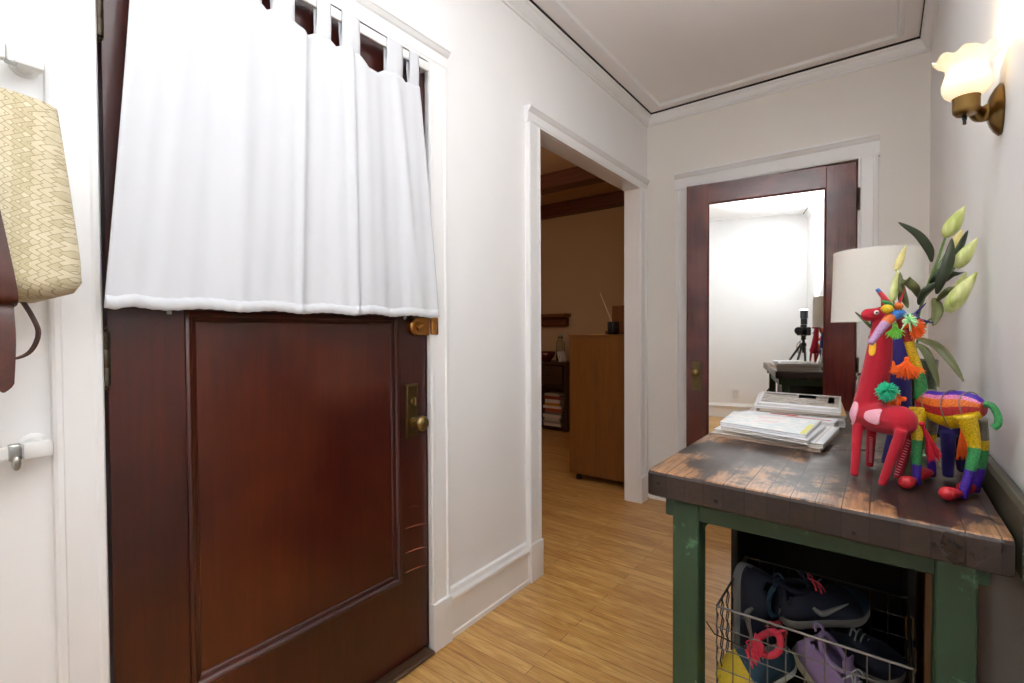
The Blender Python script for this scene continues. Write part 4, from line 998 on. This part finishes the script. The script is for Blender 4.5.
def sneaker(label, Mx, upper, sole, lining, accent, lace, tick=None, toe=None, L=.262, name='sneaker', grp=None, cap=.80, cr=.0055):
    """built along +x (heel at 0), then placed by Mx"""
    t = bpy.data.objects.new(name, None); C.objects.link(t); t.matrix_world = Mx; ORG[t] = Vector(); tag(t, label, 'shoe', grp or 'sneakers piled in the wire basket')
    def hw(x):
        s = x/L
        return (.030+.004*math.sin(PI*s)+.014*math.exp(-((s-.72)/.2)**2))*(max(0, 1-((s-.5)/.5)**8))**.5*(1 if s > .05 else 1)
    N = 26; xs = [L*(.5-.5*math.cos(PI*(.02+.96*k/N))) for k in range(N+1)]
    bm = B(); rings = []
    for x in xs:
        s = x/L; w = max(.004, hw(x))*1.06; z0 = .012*max(0, (s-.72)/.28)**2+.004*max(0, (.12-s)/.12); zt_ = z0+.030-.008*s
        rings.append([Vector((x, w*math.copysign(1, c)*abs(c)**.5, z0 if v < 0 else zt_)) if False else Vector((x, c*w, z0+(zt_-z0)*v)) for c, v in ((-.9, 0), (-1, .15), (-1.03, .5), (-.98, .9), (-.9, 1), (-.4, 1), (.4, 1), (.9, 1), (.98, .9), (1.03, .5), (1, .15), (.9, 0), (.4, 0), (-.4, 0))])
    loft(bm, rings); obj('sole', bm, sole, t, smooth=True, autosmooth=40)
    bm = B(); n = 20; rings = []
    def top(s): return .098-.012*math.sin(PI*min(1, s/.3)) if s < .3 else .09-.052*((s-.3)/.7)**.8 if s < .97 else .04
    for x in xs:
        s = x/L; w = max(.004, hw(x)); z0 = .024-.006*s+.012*max(0, (s-.72)/.28)**2; h = max(.006, (top(s)-z0)*(max(0, 1-max(0, (s-.88)/.12)**2.2))**.5*(max(0., 1-max(0, (.05-s)/.05)**2))**.5*1.0)
        nar = 1-.22*max(0, 1-s/.4)
        rings.append([Vector((x+(.006 if s < .1 else 0)*math.sin(PI*i/n), w*math.copysign(abs(math.cos(PI*i/n))**(.75), -math.cos(PI*i/n))*(1-(1-nar)*math.sin(PI*i/n)), z0+h*math.sin(PI*i/n)**.8)) for i in range(n+1)])
    vr = loft(bm, rings, closed=False, mi=lambda j, i: 1 if xs[j]/L > cap else 0)
    dele = [f for f in bm.faces if .07*L < f.calc_center_median().x < .36*L and abs(f.calc_center_median().y) < .019 and f.calc_center_median().z > .06]
    bmesh.ops.delete(bm, geom=dele, context='FACES')
    obj('upper', bm, [upper, toe or upper], t, smooth=True, solid=.004)
    bm = B(); tube(bm, [(L*(.215)+L*.155*math.cos(a), .0215*math.sin(a), .086+.006*math.cos(a)*-1+.004*math.cos(2*a)) for a in [2*PI*i/32 for i in range(33)]], cr, 8, cap=False); obj('collar', bm, lining, t, smooth=True)
    bm = B(); loft(bm, [[Vector((L*(.30+.34*k/8), q*.017, .098-.048*k/8+.004*(1-abs(q))+(.01 if k == 0 else 0))) for q in (-1, -.5, 0, .5, 1)] for k in range(9)], closed=False); obj('tongue', bm, accent, t, smooth=True, solid=.003)
    bm = B()
    for k in range(5):
        x = L*(.40+.055*k); zz = .090-.0085*k-.001
        tube(bm, spline([(x-.002, -.022, zz-.008), (x, -.010, zz+.001), (x+.003, .010, zz+.001), (x+.005, .022, zz-.008)], 4), .0019, 6)
    for q in (-1, 1): tube(bm, spline([(L*.39, 0, .095), (L*.40, q*.012, .099), (L*.46, q*.016, .090), (L*.42, q*.002, .094)], 5), .0016, 5)
    obj('laces', bm, lace, t, smooth=True)
    if tick:
        for sgn in (-1, 1):
            bm = B(); pts = [(.30, .052), (.36, .040), (.42, .040), (.52, .047), (.66, .058)]; rs = [.0035, .0065, .006, .004, .001]
            P = spline([(L*a, sgn*(hw(L*a)*1.0+.0045-.008*max(0, (b-.04)/.03)), b) for a, b in pts], 4); tube(bm, P, lerps(rs, 4), 8, flat=None); 
            for v in bm.verts: pass
            obj('tick_mark', bm, tick, t, smooth=True)
    bm = B(); tube(bm, spline([(.004, 0, .085), (-.008, 0, .098), (.004, 0, .108), (.016, 0, .095)], 5), .004, 6, flat=.4); obj('pull_tab', bm, lining, t, smooth=True)
    return t
def MX(loc, xdir, up):
    x = Vector(xdir).normalized(); y = Vector(up).cross(x).normalized(); z_ = x.cross(y)
    m = Matrix((x, y, z_)).transposed().to_4x4(); m.translation = Vector(loc); return m
# upright shoe, toe down, sole against the left end
sneaker('navy sneaker standing on its toe, pale sole against the left basket end', MX((-.275, 1.275, .592), (.05, .05, -1), (1, -.35, .05)), M['navy'], M['sole'], M['tealfab'], M['navy'], M['hotpink'], tick=M['sole'], toe=M['tealfab'])
sneaker('navy sneaker lying across the basket, pale sole down and toe right', MX((-.178, 1.245, .490), (.150, .11, .030), (0, -.12, 1)), M['navy'], M['sole'], M['navy'], M['navy'], M['hotpink'], tick=M['sole'], toe=M['tealfab'], L=.195)
sneaker('yellow-toed sneaker with coral pink collar at the front left of the basket', MX((-.148, 1.222, .430), (-.66, -.42, -.40), (-.16, -.55, .8)), M['tealfab'], M['solewhite'], M['hotpink'], M['hotpink'], M['hotpink'], toe=M['yellowfab'], L=.170, cap=.56, cr=.0075)
sneaker('lavender sneaker with olive sole pointing down to the right in the basket', MX((-.150, 1.230, .455), (.72, -.32, -.58), (.35, -.28, .85)), M['lavender'], M['soleolive'], M['lavender'], M['lavender'], M['shoelace'], L=.225)
sneaker('dark sneaker with grey laces buried beneath the lying navy sneaker', MX((-.10, 1.34, .40), (.9, -.1, .05), (.0, -.15, .98)), M['navy'], M['sole'], M['navy'], M['navy'], M['shoelace'], L=.15)
bm = B(); box(bm, (.082, 1.40, 0), (.096, 1.78, .66), .002)
obj('wooden_board', bm, M['oldboard'], pivot=(.09, 1.6, 0), label='narrow brown board standing between black cabinet and right wall', cat='board')

# ================================================================ SCONCE on the right wall
sy_, sz_ = 1.390, 1.604
sc = thing('wall_sconce', 'lit brass wall sconce with a frilled opal glass shade', 'wall lamp', (XR, sy_, sz_))
bm = B(); lathe(bm, [(0, .0), (.034, 0), (.036, .004), (.033, .008), (.030, .012), (.022, .018), (.016, .021), (0, .022)], (XR, sy_, sz_), 32, ax=(-1, 0, 0))
for v in bm.verts: v.co.z = sz_ + (v.co.z-sz_)*1.45
obj('wall_plate', bm, M['sconce'], sc, smooth=True, autosmooth=40)
hx, hy = .133, 1.345
bm = B(); tube(bm, spline([(XR-.018, sy_, sz_+.0), (XR-.034, 1.385, sz_-.004), (.146, 1.362, sz_+.002), (hx, hy, sz_+.004)], 5), lerps([.018, .014, .011, .013], 5), 14); obj('arm', bm, M['sconce'], sc, smooth=True)
bm = B(); lathe(bm, [(0, sz_-.012), (.016, sz_-.011), (.0205, sz_-.006), (.0215, sz_+.000), (.0215, sz_+.020), (.0225, sz_+.022), (.0225, sz_+.026), (.0215, sz_+.028), (.0205, sz_+.030), (0, sz_+.030)], (hx, hy, 0), 28); obj('fitter_cup', bm, M['sconce'], sc, smooth=True, autosmooth=40)
bm = B(); lathe(bm, [(.004, sz_-.013), (.004, sz_-.020), (.0028, sz_-.022), (.0028, sz_-.030), (0, sz_-.031)], (hx-.002, hy, 0), 10); obj('switch_knob', bm, M['black'], sc, smooth=True)
bm = B(); n = 72; rings = []
prof = [(.019, .022), (.026, .026), (.034, .036), (.0385, .050), (.039, .064), (.0355, .080), (.0325, .094), (.033, .106), (.038, .118), (.045, .127), (.052, .132)]
prof = [(r_, .022+(h_-.022)*.76) for r_, h_ in prof]
for inner in (0, 1):
    pp = prof if not inner else prof[::-1]
    for r, h in pp:
        r2 = r-(.0022 if inner else 0); fr_ = max(0, (h-.080)/.025)
        rings.append([Vector((hx+(r2*(1+.04*fr_*math.cos(8*a)))*math.cos(a), hy+(r2*(1+.04*fr_*math.cos(8*a)))*math.sin(a), sz_+h+(.0035*fr_*math.cos(8*a+.6))+.0015*fr_*math.cos(14*a))) for a in [2*PI*i/n for i in range(n)]])
loft(bm, rings, cap=False); obj('glass_shade', bm, M['shadeglow'], sc, smooth=True)
bm = B(); lathe(bm, [(.008, sz_+.03), (.010, sz_+.045), (.019, sz_+.066), (.020, sz_+.072), (.014, sz_+.084), (0, sz_+.088)], (hx, hy, 0), 16); obj('bulb', bm, M['bulb'], sc, smooth=True)

# ================================================================ HOOK RAILS and BAG on the left wall
def hook_rail(zc, label, hooks, hang=True):
    t = thing('hook_rail', label, 'hook rail', (XL, 0, zc), 'white hook rails left of the front door')
    bm = B(); box(bm, (XL+.034, -.52, zc-.012), (XL+.050, .196, zc+.012), .003, seg=2); obj('rail', bm, M['white'], t)
    for y in (.196, -.52):
        bm = B(); lathe(bm, [(0, 0), (.022, 0), (.022, .004), (.015, .007), (.013, .034), (0, .034)], (XL, y-.014, zc+.003), 20, ax=(1, 0, 0)); box(bm, (XL+.030, y-.034, zc-.0145), (XL+.054, y+.006, zc+.0145), .003, seg=2)
        obj('bracket', bm, M['white'], t, smooth=True, autosmooth=35)
    for y in hooks:
        bm = B(); box(bm, (XL+.032, y-.009, zc-.0155), (XL+.0535, y+.009, zc+.0155), .004, seg=2)
        if hang: ball(bm, (XL+.060, y, zc-.018), (.004, .0065, .013), u=14, v=10); tube(bm, [(XL+.052, y, zc-.008), (XL+.060, y, zc-.012)], .004, 8)
        obj('hook', bm, M['silver'], t, smooth=True, autosmooth=40)
hook_rail(1.664, 'white rail with metal hooks high on the wall, above the straw bag', (.160, .02, -.12, -.28), False)
hook_rail(.943, 'lower white rail with a metal hook, below the straw bag', (.152, -.05, -.24))
bgx0, bgx1 = XL+.045, XL+.215
tb = thing('straw_tote', 'woven straw tote bag with brown leather straps hanging by the door', 'bag', (XL+.13, .02, 1.21))
bm = B(); rings = []; n = 48
for k in range(19):
    t = k/18; zz = 1.213+.336*t
    ed = 1-(1-min(1, t/.14))**2 if t < .14 else 1
    hy_ = (.165+.045*ed)*(1-.16*max(0, t-.2)**1.1) - (.012 if t == 0 else 0); hx_ = (.040+.030*ed)*(1-.10*t)
    if t < .14: hy_ = .150+.062*math.sqrt(max(0, 1-(1-t/.14)**2)); hx_ = .045+.028*math.sqrt(max(0, 1-(1-t/.14)**2))
    rings.append([Vector((XL+.130+hx_*math.copysign(abs(math.cos(a))**.62, math.cos(a)), .020+hy_*math.copysign(abs(math.sin(a))**.62, math.sin(a)), zz)) for a in [2*PI*i/n for i in range(n)]])
for r in list(rings[::-1])[:6]: rings.append([Vector((XL+.130+(p.x-XL-.130)*.94, .02+(p.y-.02)*.975, p.z)) for p in r])
loft(bm, rings); obj('basket_body', bm, M['straw'], tb, smooth=True, autosmooth=60)
fx = XL+.202
def strap(name, pts, w, th, m, parent=tb, side=(0, 1, 0), tip=False):
    bm = B(); P = spline(pts, 6); rings = []; n_ = len(P)
    for k, p in enumerate(P):
        d = (P[min(k+1, n_-1)]-P[max(k-1, 0)]).normalized(); s = Vector(side); s = (s-d*s.dot(d)).normalized(); nn = d.cross(s)
        ww = w*(1 if not tip else min(1, (n_-1-k)/3+.12)); rings.append([p+s*ww+nn*th, p-s*ww+nn*th, p-s*ww-nn*th, p+s*ww-nn*th])
    loft(bm, rings); return obj(name, bm, m, parent)
strap('leather_strap', [(fx-.012, .078, 1.560), (fx+.000, .088, 1.50), (fx+.003, .104, 1.40), (fx+.003, .119, 1.30), (fx+.001, .128, 1.235), (fx-.008, .130, 1.210), (fx-.05, .130, 1.205)], .0115, .0018, M['leather'])
strap('leather_strap', [(fx-.012, -.068, 1.560), (fx+.000, -.070, 1.50), (fx+.003, -.076, 1.40), (fx+.003, -.083, 1.30), (fx+.001, -.089, 1.235), (fx-.008, -.09, 1.210), (fx-.05, -.09, 1.205)], .0125, .0018, M['leather'])
strap('strap_end', [(fx-.018, .126, 1.208), (fx-.012, .126, 1.19), (fx-.010, .127, 1.15), (fx-.010, .125, 1.10), (fx-.010, .123, 1.066)], .0115, .0018, M['leather'], tip=True)
strap('strap_loop', [(fx-.06, .150, 1.222), (fx-.05, .163, 1.19), (fx-.045, .170, 1.16), (fx-.045, .160, 1.130), (fx-.045, .140, 1.118), (fx-.04, .118, 1.122)], .005, .0014, M['leatherdark'], side=(.8, .3, 0))
bm = B(); tube(bm, [(fx-.008, .098, 1.188), (fx-.008, .098, 1.165), (fx-.008, .146, 1.165)][:2], .002, 6); box(bm, (fx-.014, .104, 1.168), (fx-.004, .112, 1.19), .001); obj('buckle', bm, M['brass'], tb)
for s in (1,):                                       # shoulder straps up to the hook
    strap('shoulder_strap', [(XL+.10, .10, 1.54), (XL+.09, .075, 1.60), (XL+.078, .03, 1.655), (XL+.074, .018, 1.665), (XL+.078, -.00, 1.655), (XL+.09, -.05, 1.60), (XL+.10, -.075, 1.54)], .009, .0016, M['leather'], side=(1, 0, 0))

# ================================================================ OUTLET on the rear wall, CAMERA on its tripod
ou = thing('wall_outlet', 'small white power outlet low on the wall seen in the mirror', 'outlet', (-.62, YR, .32))
bm = B(); box(bm, (-.655, YR, .262), (-.585, YR+.005, .378), .002); obj('cover_plate', bm, M['white'], ou)
bm = B(); box(bm, (-.636, YR+.005, .275), (-.604, YR+.007, .315), .001); box(bm, (-.636, YR+.005, .325), (-.604, YR+.007, .365), .001); obj('socket', bm, M['pages'], ou)
yaw = -YAW
def CL(r_, f_, z_):   # right, forward, up in the camera's own heading
    return Vector((r_*math.cos(yaw) - f_*math.sin(yaw), r_*math.sin(yaw) + f_*math.cos(yaw), z_))
tp = thing('camera_tripod', 'black camera tripod with spread legs seen in the mirror', 'tripod', (*CL(0, -.13, 0).xy, 0))
hub = CL(0, -.13, 1.0)
for fx_, fy_ in ((-.52, -.36), (.150, -.22), (-.22, .26)):
    ft = Vector((fx_, fy_, .004)); d_ = (ft-hub).normalized(); st = hub + Vector((d_.x, d_.y, 0)).normalized()*.025; mid = st.lerp(ft, .5)
    bm = B(); tube(bm, [st, mid], [.013, .012], 10); tube(bm, [mid, ft], [.010, .009], 10); lathe(bm, [(.014, 0), (.014, .02), (.011, .024)], (ft.x, ft.y, .0), 10)
    obj('leg', bm, M['black'], tp, smooth=True, autosmooth=40)
bm = B(); lathe(bm, [(0, .90), (.014, .90), (.014, .97), (.030, .975), (.032, 1.0), (.026, 1.015), (.016, 1.02), (.014, 1.05), (.026, 1.055), (.028, 1.075), (.02, 1.085), (.03, 1.09), (.03, 1.10), (0, 1.10)], (hub.x, hub.y, 0), 16); obj('centre_column', bm, M['black'], tp, smooth=True, autosmooth=40)
bm = B(); tube(bm, spline([CL(-.02, -.13, 1.05), CL(-.06, -.11, 1.0), CL(-.06, -.10, .93), CL(-.045, -.10, .90), CL(-.04, -.10, .94), CL(-.03, -.12, 1.03)], 5), .004, 6); obj('pan_handle', bm, M['black'], tp, smooth=True)
cm = thing('photo_camera', 'black camera on the tripod with a tall flash unit, seen in the mirror', 'camera', (*CL(0, -.13, 0).xy, 1.101))
RZ = Matrix.Rotation(yaw, 4, 'Z')
bm = B(); box(bm, (-.072, -.165, 1.102), (.072, -.105, 1.20), .012, seg=2); box(bm, (-.03, -.155, 1.20), (.03, -.11, 1.228), .008, seg=2); box(bm, (.045, -.12, 1.105), (.070, -.085, 1.195), .008, seg=2)
bmesh.ops.transform(bm, matrix=RZ, verts=bm.verts); obj('camera_body', bm, M['blackplastic'], cm, smooth=True, autosmooth=35)
bm = B(); lathe(bm, [(.036, -.108), (.038, -.09), (.038, -.05), (.042, -.045), (.044, -.022), (.038, -.021), (.034, -.034), (0, -.034)], (0, 0, CAMZ), 28, ax=(0, 1, 0))
bmesh.ops.transform(bm, matrix=RZ, verts=bm.verts); obj('lens', bm, M['black'], cm, smooth=True, autosmooth=40)
bm = B(); box(bm, (-.03, -.16, 1.23), (.03, -.115, 1.30), .006); box(bm, (-.035, -.165, 1.30), (.035, -.11, 1.40), .008); bmesh.ops.transform(bm, matrix=RZ, verts=bm.verts); fu = obj('flash_unit', bm, M['blackplastic'], cm)
bm = B(); box(bm, (-.030, -.160, 1.400), (.030, -.115, 1.404)); bmesh.ops.transform(bm, matrix=RZ, verts=bm.verts); obj('flash_window', bm, M['flashglow'], fu, label='glowing flash window')
# ================================================================ LIGHTS
def light(name, kind, loc, power, color, size=.1, target=None, **k):
    d = bpy.data.lights.new(name, kind); d.energy = power; d.color = color
    if kind == 'AREA': d.size = size
    else: d.shadow_soft_size = size
    for a, v in k.items(): setattr(d, a, v)
    o = bpy.data.objects.new(name, d); C.objects.link(o); o.location = loc
    if target is not None: o.rotation_euler = (Vector(target)-Vector(loc)).to_track_quat('-Z', 'Y').to_euler()
    return o
fl = CL(0, -.137, 1.43)
light('flash_light', 'SPOT', fl, 640, (.925, .965, 1.0), .05, target=fl+Vector((-.03, .60, 1.18)), spot_size=math.radians(84), spot_blend=.9)
light('sconce_light', 'POINT', (hx, hy, sz_+.112), 2.2, (1, .78, .5), .03)
light('living_room_light', 'POINT', (-3.0, 2.6, 2.3), 18, (1, .72, .45), .15)
w = bpy.data.worlds.new('World'); bpy.context.scene.world = w; w.use_nodes = True
w.node_tree.nodes['Background'].inputs[0].default_value = (.9, .95, 1, 1); w.node_tree.nodes['Background'].inputs[1].default_value = .0

# ================================================================ CAMERA
cd = bpy.data.cameras.new('Camera'); co = bpy.data.objects.new('Camera', cd); C.objects.link(co)
cd.sensor_width = 36; cd.lens = FPX/1024*36; cd.clip_start = .01; cd.clip_end = 50
m = Matrix((AR, -AD, -AF)).transposed().to_4x4(); m.translation = Vector((0, 0, CAMZ)); co.matrix_world = m
s = bpy.context.scene; s.camera = co
s.view_settings.view_transform = 'Standard'; s.view_settings.look = 'None'; s.view_settings.gamma = 1; s.view_settings.exposure = 0
s.view_settings.use_curve_mapping = False
s.cycles.max_bounces = 14; s.cycles.diffuse_bounces = 8; s.cycles.glossy_bounces = 6; s.cycles.transmission_bounces = 10; s.cycles.use_denoising = True
s.cycles.sample_clamp_indirect = 6; s.cycles.caustics_reflective = False
